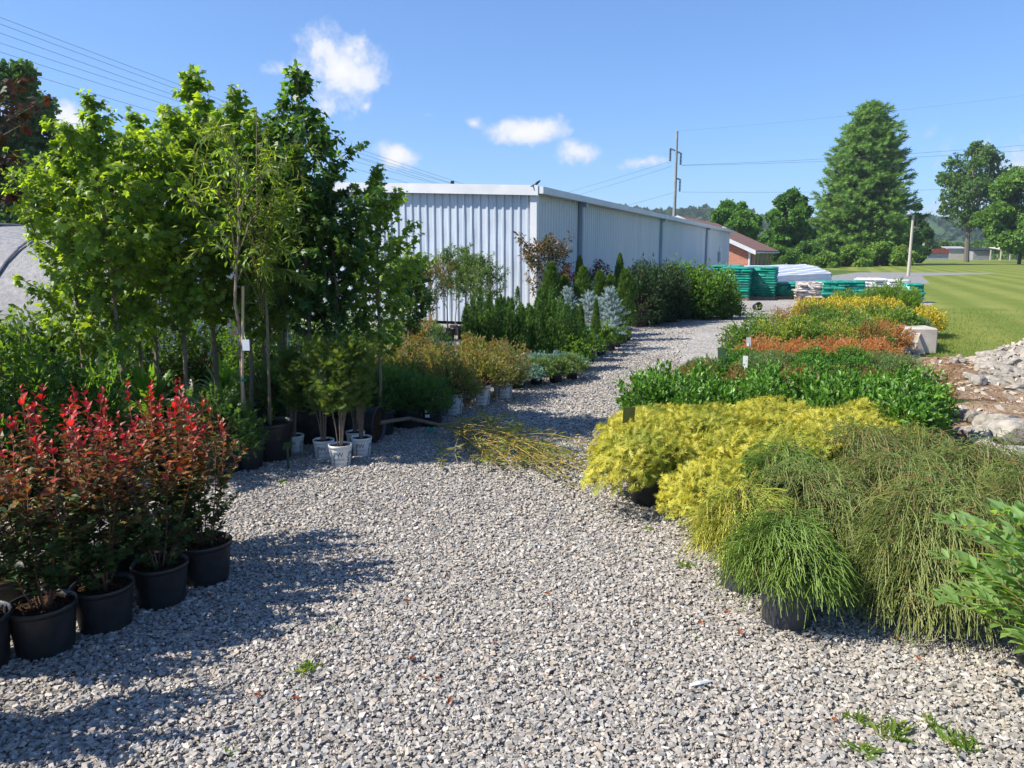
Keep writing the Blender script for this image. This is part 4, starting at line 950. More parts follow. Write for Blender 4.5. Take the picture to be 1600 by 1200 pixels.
def build_shed():
    t = thing('metal_building', 'long pale blue corrugated metal building behind the plant rows', 'building')
    rz = math.atan2(A_[1], A_[0]); nA = np.array([A_[1], -A_[0]]); nB = np.array([-A_[0], -A_[1]])
    front_top = lambda u: EAVE + SLOPE * min(u, FW - u)
    obj('front_wall', panel(C0_, B_, nB, FW, lambda u: front_top(u) - .02, .0075, 5).mesh('front_wall', M_METAL), t)
    obj('side_wall', panel(C0_, A_, nA, SL, lambda u: EAVE - .02, .0015, 6, rib=.028).mesh('side_wall', M_METALS), t)
    e = C0_ + B_ * FW
    obj('rear_wall', panel(C0_ + A_ * SL, B_, -nB, FW, lambda u: front_top(u) - .02, .001, 7).mesh('rear_wall', M_METAL), t)
    obj('far_wall', panel(e, A_, -nA, SL, lambda u: EAVE - .02, .001, 8).mesh('far_wall', M_METAL), t)
    # roof with small overhang
    def P(u, v, z): q = C0_ + A_ * u + B_ * v; return [q[0], q[1], z]
    mb = MB(); o = .16
    for (v0, z0, v1, z1) in ((-o, EAVE - SLOPE * o + .02, FW / 2, EAVE + SLOPE * FW / 2 + .02), (FW / 2, EAVE + SLOPE * FW / 2 + .02, FW + o, EAVE - SLOPE * o + .02)):
        V = [P(-o, v0, z0), P(SL + o, v0, z0), P(SL + o, v1, z1), P(-o, v1, z1)]; V += [[a, b, c + .05] for a, b, c in V]
        mb.add(np.array(V), [np.array([[0, 3, 2, 1], [4, 5, 6, 7], [0, 1, 5, 4], [1, 2, 6, 5], [2, 3, 7, 6], [3, 0, 4, 7]])], (1, 1, 1))
    obj('roof', mb.mesh('roof', M_METALW), t)
    mb = MB()                                                    # rake trim on the front
    V = []
    for v in (-o, FW / 2, FW + o):
        z = EAVE + SLOPE * min(v, FW - v)
        for du, dz in ((-o - .03, -.12), (-o - .03, .10), (-o + .02, .10), (-o + .02, -.12)): V.append(P(du, v, z + dz))
    mb.add(np.array(V), [np.array([[k * 4 + i, k * 4 + (i + 1) % 4, k * 4 + 4 + (i + 1) % 4, k * 4 + 4 + i] for k in (0, 1) for i in range(4)] + [[0, 3, 2, 1], [8, 9, 10, 11]])], (1, 1, 1))
    obj('rake_trim', mb.mesh('rake_trim', M_METALW), t)
    g = MB(); V = []
    for u in (-o - .01, SL + o):
        for v, z in ((-o - .12, EAVE - .09), (-o - .12, EAVE + .06), (-o - .0, EAVE + .06), (-o, EAVE - .09)): V.append(P(u, v, z))
    g.add(np.array(V), [np.array([[0, 1, 5, 4], [1, 2, 6, 5], [2, 3, 7, 6], [3, 0, 4, 7], [0, 3, 2, 1], [4, 5, 6, 7]])], (1, 1, 1)); obj('gutter', g.mesh('gutter', M_METALW), t)
    c = MB(); box(c, (*(C0_ + nA * .02 + nB * .02), EAVE / 2), (.16, .16, EAVE - .05), (1, 1, 1), rz); obj('corner_trim', c.mesh('corner_trim', M_METALW), t)
    for px in (908, 1033, 1104):
        # place the pipe where the wall is seen in that column
        k = (px - 800) / FPX; u = 0
        for uu in np.linspace(0, SL, 800):
            q = C0_ + A_ * uu + nA * .1
            if q[0] / (q[1] * math.cos(R(PITCH))) >= k: u = uu; break
        q = C0_ + A_ * u + nA * .085
        mb = MB(); box(mb, (q[0], q[1], 1.5), (.13, .10, 2.86), (1, 1, 1), rz); box(mb, (q[0] + nA[0] * .06, q[1] + nA[1] * .06, 2.96), (.15, .2, .12), (1, 1, 1), rz)
        obj('downspout', mb.mesh('downspout', M_METALG), t)
    u = 31.6; q = C0_ + A_ * u + nA * .04
    mb = MB(); box(mb, (q[0], q[1], 1.02), (1.0, .07, 2.04), (1, 1, 1), rz); d = obj('door', mb.mesh('door', M_METALW), t)
    q2 = C0_ + A_ * (u - .75) + nA * .07; mb = MB(); box(mb, (q2[0], q2[1], 1.5), (.5, .18, .55), (1, 1, 1), rz, bev=.02); obj('meter_box', mb.mesh('meter_box', M_METALG), t)
    mb = MB(); q = C0_ + A_ * .3 + B_ * 2.2; box(mb, (q[0], q[1], EAVE + .22), (.08, .08, .16), (1, 1, 1)); obj('roof_vent', mb.mesh('roof_vent', M_DARK), t)
    # bird-sized cap at the corner of the roof
build_shed()

def bird():
    q = C0_ - A_ * .12 + B_ * (-.1); t = thing('bird', 'small dark bird perched on the corner of the metal roof', 'bird', (q[0], q[1], EAVE + .07), R(30))
    mb = MB(); lathe(mb, [(.004, -.10), (.03, -.05), (.04, 0), (.033, .05), (.022, .075), (.026, .095), (.02, .115), (.003, .14)], 10, (1, 1, 1))
    V = mb.V[0]; V2 = V.copy(); V2[:, 0] = V[:, 2] * .75; V2[:, 2] = V[:, 0] + .06 + V[:, 2] * .55; mb.V[0] = V2
    tube(mb, [[0, .012, .04], [0, .012, 0]], .004, (1, 1, 1), 4); tube(mb, [[0, -.012, .04], [0, -.012, 0]], .004, (1, 1, 1), 4)
    tube(mb, [[-.06, 0, .03], [-.15, 0, -.01]], [.018, .01], (1, 1, 1), 4)
    obj('body', mb.mesh('body', M_DARK), t)
bird()

# ------------------------------------------------------------------ hoop house on the left
def hoop_house():
    M = mat_noise('grey_shade_cloth', (.17, .168, .172), (.27, .265, .268), 14, .6, .6, 70, .4, dist=.02)
    t = thing('hoop_house', 'low hoop house under grey shade cloth behind the left shrubs', 'hoop house')
    x0, x1, y0, yc, hw, H = -17, -5.3, 10.4, 13.4, 3.0, 2.18
    mb = MB(); na, nx = 22, 60; a = np.linspace(0, np.pi, na); xs = np.linspace(x0, x1, nx)
    V = np.array([[[x, yc - hw * math.cos(q), H * math.sin(q) ** .85 - .035 * abs(math.sin((x - x0) * math.pi / 1.3)) ** .5 * math.sin(q)] for q in a] for x in xs])
    i, j = np.meshgrid(np.arange(nx - 1), np.arange(na - 1), indexing='ij'); i = i.ravel(); j = j.ravel()
    mb.add(V.reshape(-1, 3), [np.stack([i * na + j, (i + 1) * na + j, (i + 1) * na + j + 1, i * na + j + 1], 1)], (1, 1, 1)); obj('cover', mb.mesh('cover', M, True), t)
    mw = mat_noise('pale_batten', (.5, .48, .45), (.62, .6, .57), 9, .7)
    for x in np.arange(x0 + .65, x1, 1.3):
        mb = MB(); tube(mb, [[x, yc - (hw + .005) * math.cos(q), (H + .005) * math.sin(q) ** .85] for q in a], .02, (1, 1, 1)); obj('hoop', mb.mesh('hoop', M), t)
    mb = MB(); mb.add(np.array([[x1, yc, 0.0]] + [[x1, yc - hw * math.cos(q), H * math.sin(q) ** .85] for q in a]), [np.array([[0, k + 1, k + 2] for k in range(na - 1)])], (1, 1, 1))
    obj('end_wall', mb.mesh('end_wall', mw), t)
    b = thing('potting_shelf', 'wooden shelf with pale panel seen between the maple trunks', 'shelf', (-4.75, 11.2, 0), R(10))
    wood = mat_noise('weathered_wood', (.30, .2, .11), (.45, .33, .2), 4, .8, .3, 30, stretch=(1, 8, 8))
    mb = MB(); box(mb, (-.35, 0, .55), (.5, .04, 1.1), (1, 1, 1)); obj('panel', mb.mesh('panel', mw), b)
    for z in (.35, .8, 1.15):
        mb = MB(); box(mb, (.3, .1, z), (.8, .4, .04), (1, 1, 1)); obj('shelf', mb.mesh('shelf', wood), b)
    for x in (-.05, .66):
        mb = MB(); box(mb, (x, .1, .6), (.07, .07, 1.2), (1, 1, 1)); obj('leg', mb.mesh('leg', wood), b)
hoop_house()

# ------------------------------------------------------------------ brick house
def brick_house():
    m, nt, N, L, out = new_mat('brick')
    tc = N('ShaderNodeTexCoord'); br = N('ShaderNodeTexBrick'); br.inputs['Scale'].default_value = 2.2
    sp = N('ShaderNodeSeparateXYZ'); L(tc.outputs['Object'], sp.inputs[0]); ad = N('ShaderNodeMath'); L(sp.outputs[0], ad.inputs[0]); L(sp.outputs[1], ad.inputs[1])
    cb = N('ShaderNodeCombineXYZ'); L(ad.outputs[0], cb.inputs[0]); L(sp.outputs[2], cb.inputs[1]); L(cb.outputs[0], br.inputs['Vector'])
    br.inputs['Color1'].default_value = (.36, .125, .075, 1); br.inputs['Color2'].default_value = (.44, .18, .11, 1); br.inputs['Mortar'].default_value = (.42, .34, .28, 1); br.inputs['Mortar Size'].default_value = .012
    p = N('ShaderNodeBsdfPrincipled'); p.inputs['Roughness'].default_value = .85; L(br.outputs[0], p.inputs['Base Color']); L(p.outputs[0], out.inputs[0])
    Mr = mat_noise('brown_shingle', (.16, .085, .065), (.24, .135, .105), 3, .9, .4, 30)
    Mw = M_METALW
    # gable end faces the camera side; long side runs away to the right
    Y = 58; x = atx(1170, Y, 1.9)
    t = thing('brick_house', 'red brick house with brown gable roof beyond the metal building', 'house', (x, Y, 0), R(-24))
    # local frame: x runs along the gable end to the left (-), y runs away along the long side
    GW, LL, E, RG = 10.5, 17, 1.98, 4.35
    w = MB(); V = np.array([[0, 0, 0], [-GW, 0, 0], [-GW, 0, E], [-GW / 2, 0, RG], [0, 0, E], [0, LL, 0], [-GW, LL, 0], [-GW, LL, E], [-GW / 2, LL, RG], [0, LL, E]], float)
    w.add(V, [np.array([[0, 4, 3, 2, 1], [5, 6, 7, 8, 9]]), np.array([[0, 5, 9, 4], [1, 2, 7, 6]])], (1, 1, 1)); obj('wall', w.mesh('wall', m), t)
    rf = MB(); o = .55; sl = (RG - E) / (GW / 2)
    for s in (0, 1):
        xa, xb = (o, -GW / 2) if s == 0 else (-GW - o, -GW / 2)
        V = np.array([[xa, -o, E - sl * o + .03], [xa, LL + o, E - sl * o + .03], [xb, LL + o, RG + .03], [xb, -o, RG + .03]]); V = np.concatenate([V, V + [0, 0, .14]])
        rf.add(V, [np.array([[0, 3, 2, 1], [4, 5, 6, 7], [0, 1, 5, 4], [1, 2, 6, 5], [3, 0, 4, 7]])], (1, 1, 1))
    ro = obj('roof', rf.mesh('roof', Mr), t)
    for yy in (4.5, 5.3):
        mb = MB(); lathe(mb, [(.09, 0), (.09, .7), (.0, .7)], 8, (1, 1, 1), (-2.6, yy, RG - 1.25)); obj('vent_pipe', mb.mesh('vent_pipe', Mw), ro)
    fs = MB(); V = []
    for xx, z in ((o + .01, E - sl * o), (-GW / 2, RG), (-GW - o - .01, E - sl * o)):
        for dy, dz in ((-o - .04, -.14), (-o - .04, .17), (-o + .02, .17), (-o + .02, -.14)): V.append([xx, dy, z + dz])
    fs.add(np.array(V), [np.array([[k * 4 + i, k * 4 + (i + 1) % 4, k * 4 + 4 + (i + 1) % 4, k * 4 + 4 + i] for k in (0, 1) for i in range(4)] + [[0, 3, 2, 1], [8, 9, 10, 11]])], (1, 1, 1)); obj('fascia', fs.mesh('fascia', Mw), t)
    fs = MB(); box(fs, (.3, LL / 2, E - .22), (.62, LL + .8, .1), (1, 1, 1)); obj('soffit', fs.mesh('soffit', Mw), t)
    mb = MB(); box(mb, (.06, -.05, .9), (.1, .1, 1.75), (1, 1, 1)); obj('downspout', mb.mesh('downspout', Mw), t)
    for yy, ww in ((1.3, .8), (4.2, 1.0), (6.3, 1.0), (9.6, 1.0), (12.2, 1.0), (15.0, 1.2)):
        f = MB(); box(f, (.02, yy, 1.05), (.06, ww + .16, 1.36), (1, 1, 1)); fo = obj('window', f.mesh('window', Mw), t)
        g = MB(); box(g, (.045, yy, 1.05), (.03, ww, 1.2), (1, 1, 1)); obj('pane', g.mesh('pane', mat_noise('dark_glass', (.02, .025, .03), (.03, .035, .04), 2, .12, spec=.8) if 'dark_glass' not in bpy.data.materials else bpy.data.materials['dark_glass']), fo)
brick_house()

# ------------------------------------------------------------------ pallets of bags, white ribbed shelter
M_WRAP = mat_noise('green_wrap', (.012, .18, .13), (.03, .29, .21), 5, .30, .5, 14, .5, dist=.03)
M_WRAPD = mat_noise('clear_wrap_over_grey_bags', (.42, .44, .45), (.60, .62, .63), 5, .3, .5, 14, .5, dist=.03)
M_BAGW = mat_noise('brown_and_white_bags', (.10, .07, .06), (.62, .58, .55), 7, .45, .3, 20, .4, stretch=(1, 1, 3))
M_PALLET = mat_noise('pallet_wood', (.28, .2, .13), (.42, .32, .22), 3, .85, .3, 30, stretch=(1, 8, 8))
def pallet(px, Y, w, H, mat, label, rz=0, layers=10, mats_top=None, mess=.02):
    x = atx(px, Y); t = thing('bag_pallet', label, 'pallet', (x, Y, 0), rz, group='pallets of bagged goods at the end of the gravel')
    r = G(int(px)); mb = MB()
    for k in (-.4, 0, .4): box(mb, (0, k * w, .05), (w, .09, .09), (1, 1, 1))
    for k in range(6): box(mb, (-w * .42 + k * w * .168, 0, .105), (.09, w, .02), (1, 1, 1))
    obj('pallet_base', mb.mesh('pallet_base', M_PALLET), t)
    mb = MB(); hh = (H - .12) / layers
    for l in range(layers):
        nb = 2 if l % 2 else 3
        for b in range(nb):
            for b2 in range(2):
                bw = w / nb; c = (-w / 2 + bw * (b + .5) + r.normal() * mess, (b2 - .5) * w * .5 + r.normal() * mess, .12 + hh * (l + .5))
                n = 10; u = np.linspace(-1, 1, n)
                U, Vv = np.meshgrid(u, u, indexing='ij'); pr = np.clip((1 - np.abs(U) ** 9) * (1 - np.abs(Vv) ** 9), 0, 1) ** .4
                z = hh * .62 * pr * (1 + .12 * np.sin(U * 3 + r.uniform(0, 6)) * np.sin(Vv * 3 + r.uniform(0, 6)))
                i, j = np.meshgrid(np.arange(n - 1), np.arange(n - 1), indexing='ij'); i = i.ravel(); j = j.ravel()
                F = np.stack([i * n + j, (i + 1) * n + j, (i + 1) * n + j + 1, i * n + j + 1], 1)
                X = c[0] + U * bw * .53; Yy = c[1] + Vv * w * .27
                mb.add(np.stack([X, Yy, c[2] + z], -1).reshape(-1, 3), [F], (1, 1, 1)); mb.add(np.stack([X, Yy, c[2] - z], -1).reshape(-1, 3), [F[:, ::-1]], (1, 1, 1))
    box(mb, (0, 0, .12 + (H - .12) * .49), (w * .96, w * .96, (H - .12) * .96), (1, 1, 1))
    obj('bags', mb.mesh('bags', mat, True), t); return t
pallet(1149, 28.8, 1.05, 1.20, M_WRAP, 'tall green wrapped bag pallet next to the wall trees', R(-22), 12)
pallet(1189, 29.4, 1.05, 1.20, M_WRAP, 'tall green wrapped bag pallet beside the white ribbed shelter', R(-22), 12)
pallet(1136, 30.2, 1.05, 1.25, M_WRAP, 'tall green wrapped bag pallet half hidden behind its neighbours', R(-22), 12)
pallet(1229, 29.6, 1.15, .62, M_WRAP, 'low green bag pallet between the tall pallets and the brown bags', R(-15), 6, mess=.05)
pallet(1263, 28.2, .85, .68, M_BAGW, 'stack of brown and white bags between the green pallets', R(-10), 8, mess=.06)
pallet(1297, 28.0, .80, .72, M_WRAP, 'low green bag pallet right of the brown and white bags', R(-8), 6, mess=.03)
pallet(1327, 28.2, .80, .72, M_WRAP, 'low green bag pallet left of the clear wrapped bags', R(-8), 6, mess=.03)
pallet(1357, 28.6, .92, .80, M_WRAPD, 'clear wrapped pallet of grey bags between green pallets', R(-8), 6, mess=.03)
pallet(1398, 28.8, .80, .74, M_WRAPD, 'clear wrapped pallet of grey bags behind the feathery shrubs', R(-8), 6, mess=.03)
pallet(1423, 27.2, .6, .66, M_WRAP, 'small green bag pallet at the lawn edge, last of the row', R(-8), 6, mess=.03)

def ribbed_shelter():
    t = thing('white_shelter', 'long low white ribbed shelter behind the green pallets', 'shelter')
    M = mat_noise('white_ribbed_sheet', (.66, .68, .72), (.78, .79, .80), 1.2, .5, .1, 5, .4)
    a = np.array([9.0, 33.2]); b = np.array([17.4, 42.6]); d = (b - a) / np.linalg.norm(b - a); nn = np.array([d[1], -d[0]])
    prof = [(0, .06)]; z = .06; k = 0
    while z < .62: prof += [(0, z + .05), (.05, z + .07), (.05, z + .13), (0, z + .15)]; z += .15
    for q in np.linspace(0, 1, 15): prof.append((-.05 - 1.5 * q + (.035 if k % 2 else 0), z + .42 * math.sin(q * 1.5) + (.03 if k % 2 else 0))); k += 1
    prof += [(-3.0, .7), (-3.0, .06)]
    prof = np.array(prof); n = len(prof); nx = 24; mb = MB(); r = G(9)
    V = np.array([[[a[0] + d[0] * s + nn[0] * p, a[1] + d[1] * s + nn[1] * p, z + .012 * math.sin(s * 1.7 + i)] for i, (p, z) in enumerate(prof)] for s in np.linspace(0, np.linalg.norm(b - a), nx)])
    i, j = np.meshgrid(np.arange(nx - 1), np.arange(n - 1), indexing='ij'); i = i.ravel(); j = j.ravel()
    mb.add(V.reshape(-1, 3), [np.stack([i * n + j, (i + 1) * n + j, (i + 1) * n + j + 1, i * n + j + 1], 1)], (1, 1, 1)); obj('cover', mb.mesh('cover', M), t)
    mb = MB(); e = V[-1]; mb.add(np.concatenate([e, e + np.array([d[0] * .05, d[1] * .05, 0])]), [np.arange(n)[None] + n], (1, 1, 1)); obj('end_panel', mb.mesh('end_panel', M_DARK), t)
ribbed_shelter()

# ------------------------------------------------------------------ far sheds, poles, wires
def far_sheds():
    def sh(name, label, px, Y, w, h, dep, wall, roofm, open_=False):
        x = atx(px, Y); t = thing(name, label, 'shed', (x, Y, 0), R(-6))
        mb = MB()
        if open_:
            for k in np.linspace(-w / 2, w / 2, 5): 
                p = MB(); box(p, (k, 0, h / 2), (.22, .22, h), (1, 1, 1)); obj('post', p.mesh('post', wall), t)
                p = MB(); box(p, (k, dep, h / 2), (.22, .22, h), (1, 1, 1)); obj('post', p.mesh('post', wall), t)
        else:
            box(mb, (0, dep / 2, h / 2), (w, dep, h), (1, 1, 1)); obj('wall', mb.mesh('wall', wall), t)
        mb = MB(); V = np.array([[-w / 2 - .3, -.4, h + .02], [w / 2 + .3, -.4, h + .02], [w / 2 + .3, dep + .4, h + .5], [-w / 2 - .3, dep + .4, h + .5]]); V = np.concatenate([V, V + [0, 0, .2]])
        mb.add(V, [np.array([[0, 3, 2, 1], [4, 5, 6, 7], [0, 1, 5, 4], [1, 2, 6, 5], [2, 3, 7, 6], [3, 0, 4, 7]])], (1, 1, 1)); obj('roof', mb.mesh('roof', roofm), t); return t
    Mred = mat_noise('faded_red_board', (.20, .04, .035), (.28, .07, .06), 2, .8); Mg = mat_noise('grey_board', (.25, .27, .29), (.36, .38, .4), 2, .8)
    t = sh('red_shed', 'red and grey shed at the far edge of the lawn', 1463, 196, 5.6, 1.75, 3.5, Mg, Mred)
    mb = MB(); box(mb, (0, -.05, 2.25), (5.7, .25, 1.1), (1, 1, 1)); obj('upper_board', mb.mesh('upper_board', Mred), t)
    sh('grey_shed', 'plain grey shed right of the bare trunk across the lawn', 1535, 198, 4.6, 2.3, 3.5, mat_noise('dull_grey_board', (.20, .2, .21), (.3, .3, .31), 2, .8), M_DARK)
    sh('pale_shed', 'small pale shed behind the trunk of the tall open tree', 1493, 205, 4.2, 2.8, 3, mat_noise('beige_board', (.4, .36, .33), (.5, .46, .42), 2, .8), Mg)
    sh('carport', 'open pale carport at the far right edge of the lawn', 1592, 190, 8.5, 2.5, 5, mat_noise('tan_post', (.42, .38, .32), (.52, .47, .4), 2, .8), mat_noise('tan_roof', (.45, .4, .34), (.55, .5, .44), 2, .8), True)
far_sheds()

M_STEEL = mat_noise('grey_steel_pole', (.20, .22, .24), (.27, .29, .31), 1.5, .5, 0, spec=.5)
M_WOODP = mat_noise('grey_wood_pole', (.36, .32, .27), (.50, .46, .4), 3, .85, .3, 20, stretch=(6, 6, .4))
M_WIRE = mat_noise('wire', (.05, .055, .06), (.08, .085, .09), 3, .5)
def at_dir(px, py, Y):
    d = pix_dir(px, py); k = Y / d.y; return np.array([d.x * k, Y, CAM_Z + d.z * k])
def poles():
    YP = 112.0
    top = at_dir(1058, 205, YP); base_x = atx(1053.5, YP)
    t = thing('transmission_pole', 'tall steel power pole rising behind the metal building', 'power pole', (top[0], YP, 0))
    mb = MB(); lathe(mb, [(.30, 0), (.17, top[2])], 12, (1, 1, 1), cap=True); obj('pole', mb.mesh('pole', M_STEEL), t)
    for (x0, z0, x1, z1, zi) in ((0, 236, -9, 232, 252), (0, 237, 7, 239, 258), (0, 279, 7, 280, 300)):
        za, zb, zc = ztop(z0, YP), ztop(z1, YP), ztop(zi, YP); dx = x1 / FPX * YP
        mb = MB(); tube(mb, [[0, 0, za], [dx, 0, zb]], .12, (1, 1, 1)); ar = obj('arm', mb.mesh('arm', M_STEEL), t)
        mb = MB(); nd = 9; pr = []
        for k in range(nd):
            z = zb + (zc - zb) * k / nd; pr += [(.05, z), (.17, z - .04), (.17, z - .1), (.05, z - .14)]
        lathe(mb, pr, 8, (1, 1, 1), (dx, 0, 0)); obj('insulator', mb.mesh('insulator', M_DARK), ar)
    def wire(label, pts, r=.015):
        P = [at_dir(*p) for p in pts]; a, b = P; n = 24; t_ = np.linspace(0, 1, n)[:, None]; Q = a * (1 - t_) + b * t_; L = np.linalg.norm(a - b); Q[:, 2] -= 4 * (t_[:, 0] * (1 - t_[:, 0])) * L * .008
        mb = MB(); tube(mb, Q, r, (1, 1, 1), 4); tag(obj('power_line', mb.mesh('power_line', M_WIRE)), label, 'power line')
    wire('upper power line running right from the steel pole arm', [(1065, 258, YP), (1760, 213, 95)]); wire('lower of the paired power lines right of the steel pole', [(1065, 258.5, YP + .4), (1760, 224, 95)])
    wire('lowest power line running right from the steel pole', [(1065, 300, YP), (1760, 285, 95)]); wire('topmost thin line running from the steel pole tip up right', [(1058, 205, YP), (1760, 128, 95)], .008)
    wire('power line dropping left from the steel pole to the roof, upper', [(1049, 252, YP), (600, 372, 175)]); wire('power line dropping left from the steel pole to the roof, middle', [(1049, 260, YP), (640, 372, 175)]); wire('power line dropping left from the steel pole to the roof, lowest', [(1056, 300, YP), (640, 400, 175)])
    for i, (y0, y1, nm) in enumerate(((-50, 308, 'top line of the upper bundle above the maples'), (-38, 312, 'middle line of the upper bundle above the maples'), (-22, 318, 'bottom line of the upper bundle above the maples'))):
        wire('power ' + nm, [(-200, y0, 34), (790, y1, 70)], .009)
    for i, (y0, y1, nm) in enumerate(((0, 312, 'top line of the lower bundle beside the dark tree'), (16, 318, 'middle line of the lower bundle beside the dark tree'), (40, 326, 'bottom line of the lower bundle beside the dark tree'))):
        wire('power ' + nm, [(-200, y0, 36), (800, y1, 75)], .009)
    x, y = ground(1419, 431.5); zt = ztop(336, y)
    t = thing('lamp_pole', 'bare wooden pole with a small lamp standing on the lawn', 'pole', (x, y, 0)); mb = MB(); lathe(mb, [(.115, 0), (.085, zt)], 10, (1, 1, 1), cap=True); obj('pole', mb.mesh('pole', M_WOODP), t)
    mb = MB(); tube(mb, [[0, 0, zt - .15], [-.25, -.1, zt + .12]], .03, (1, 1, 1)); lathe(mb, [(.0, .16), (.12, .14), (.17, .0), (.12, -.04)], 10, (1, 1, 1), (-.32, -.1, zt + .05)); obj('lamp', mb.mesh('lamp', M_STEEL), t)
    x, y = ground(1441, 408.5); zt = ztop(346, y)
    t = thing('utility_pole', 'slim dark utility pole beside the red shed', 'pole', (x, y, 0)); mb = MB(); lathe(mb, [(.3, 0), (.2, zt)], 8, (1, 1, 1), cap=True); obj('pole', mb.mesh('pole', M_WOODP), t)
    mb = MB(); box(mb, (0, -.2, zt - .8), (2.2, .12, .15), (1, 1, 1)); obj('crossarm', mb.mesh('crossarm', M_WOODP), t)
poles()

# ------------------------------------------------------------------ background trees and hills
def bg_tree(name, label, px, Y, top_py, wpx, trunk_frac=.25, nl=5200, nlobe=26, ls=None, cols=None, seed=1, shape='round', trunk_r=None, bark=(.10, .085, .07), loose=.55, base_py=None):
    r = G(seed); x = atx(px, Y); H = ztop(top_py, Y); Rw = wpx / FPX * Y; ls = ls or H * .032
    cols = cols or [(.03, .075, .015), (.04, .095, .02), (.055, .12, .022)]
    cols = [(a * 2.2, b * 2.0, c * 1.8) for a, b, c in cols]
    z0 = H * trunk_frac; t = thing(name, label, 'tree', (x, Y, 0))
    ms = MB(); tr = trunk_r or H * .018
    tp = np.array([[0, 0, 0], [r.normal() * .1 * tr * 9, 0, H * .3], [r.normal() * .02 * H, 0, H * .6], [0, 0, H * .92]]); tube(ms, tp, np.array([tr, tr * .75, tr * .45, tr * .1]), bark, 8)
    mb = MB(); lobes = []
    k = 0
    while len(lobes) < nlobe and k < 4000:
        k += 1
        u = r.random(); a = r.uniform(0, 6.28); q = math.sqrt(r.random())
        prof = {'round': math.sin(math.pi * (u * .86 + .10)) ** .55, 'tall': math.sin(math.pi * (u * .9 + .08)) ** .7, 'wide': (1 - u ** 2.5) ** .5, 'bush': (1 - u * u) ** .5}[shape]
        c = np.array([math.cos(a) * q * prof * Rw * .82, math.sin(a) * q * prof * Rw * .82, z0 + (H - z0) * (u * .9 + .03)]); rad = Rw * r.uniform(.20, .38) * (1 - .3 * u)
        if all(np.linalg.norm(c - c2) > .72 * (rad + r2) * .75 for c2, r2 in lobes): lobes.append((c, rad))
    per = nl // len(lobes)
    for c, rad in lobes:
        s = tp[0] + np.array([0, 0, max(z0 * .8, min(c[2] * .62, H * .8))]); mid = (s + c) / 2 + np.array([0, 0, -.05 * H])
        tube(ms, [s, mid, c], np.array([.32, .2, .08]) * tr, bark, 5)
        D = rnd_dir(r, per); D[:, 2] *= .8; rr = rad * (1 - loose * r.random(per) ** 1.8) * lump(r, D, .22)
        P = c + D * rr[:, None]; P[:, 2] = np.maximum(P[:, 2], .1)
        base = pal(r, 1, cols, .22)[0]
        leaves(mb, T_tuft(6, r.integers(9)), P, D + rnd_dir(r, per) * .7, rnd_dir(r, per), ls * r.uniform(.6, 1.25, per), pal(r, per, [base, base, *cols], .22))
    obj('trunk', ms.mesh('trunk', M_BARK), t); obj('crown', mb.mesh('crown', M_FAR), t); return t

def big_pine():
    r = G(31); Y = 118.0; px = 1343; x = atx(px, Y); H = ztop(163, Y)
    t = thing('pine_tree', 'huge pointed pine with vines on its trunk beyond the lawn', 'tree', (x, Y, 0)); ms = MB(); mb = MB(); br, P, D = [], [], []
    tube(ms, [[0, 0, 0], [.1, 0, H * .5], [0, 0, H * .97]], [.55, .38, .06], (.12, .10, .085), 9)
    wid = lambda u: 8.0 * np.interp(u, [0, .06, .2, .35, .5, .65, .8, .92, 1], [.95, 1.0, .98, .88, .76, .64, .46, .26, .05])
    nb = 430
    for i in range(nb):
        u = .05 + .95 * (i + r.random()) / nb; a = i * 2.4 + r.uniform(-.5, .5); l = wid(u) * r.uniform(.62, 1.08); z = H * u
        q = np.linspace(0, 1, 6)[:, None]; d = np.array([math.cos(a), math.sin(a), 0])
        rise = (-.10 + .45 * u) * l
        p = np.array([0, 0, z]) + d * l * q + np.array([0, 0, 1.]) * (rise * q ** 1.6 - .06 * l * np.sin(q * 3.1)); br.append(p)
        for s in np.arange(.22, 1.0, .75 / l):
            o = p[0] + (p[-1] - p[0]) * s; o[2] = np.interp(s, q[:, 0], p[:, 2])
            for k in range(4):
                a2 = a + r.normal() * 1.0; dd = np.array([math.cos(a2), math.sin(a2), r.uniform(-.05, .55)])
                P.append(o + r.normal(size=3) * [.35, .35, .18]); D.append(dd)
    P = np.array(P); D = np.array(D); n = len(P)
    strands(ms, np.array(br), np.linspace(.11, .03, 6)[None], (.13, .11, .09), (.13, .11, .08), 4)
    bc = pal(r, n, [(.075, .155, .038), (.10, .19, .045), (.12, .215, .05)], .25)
    leaves(mb, T_brush(15, .42, .17), P, D, rnd_dir(r, n), r.uniform(.7, 1.25, n), bc, bc * np.array([1.5, 1.45, 1.2]))
    obj('trunk', ms.mesh('trunk', M_BARK), t); obj('crown', mb.mesh('crown', M_FAR), t)
    mb = MB(); m = 1500; u = r.random(m) ** .8 * .72; a = r.uniform(3.3, 6.1, m); rad = (.7 + 1.5 * (1 - u / .72) ** 1.5) * r.uniform(.6, 1.15, m) + (.8 - u) * 1.2
    V = np.stack([rad * np.cos(a), rad * np.sin(a) * 1.9 - 1.5, H * u], 1)
    leaves(mb, T_tuft(6, 3), V, rnd_dir(r, m), rnd_dir(r, m), r.uniform(.35, .7, m), pal(r, m, [(.06, .13, .02), (.08, .16, .03), (.045, .10, .02)]))
    obj('vine', mb.mesh('vine', M_FAR), t)
big_pine()

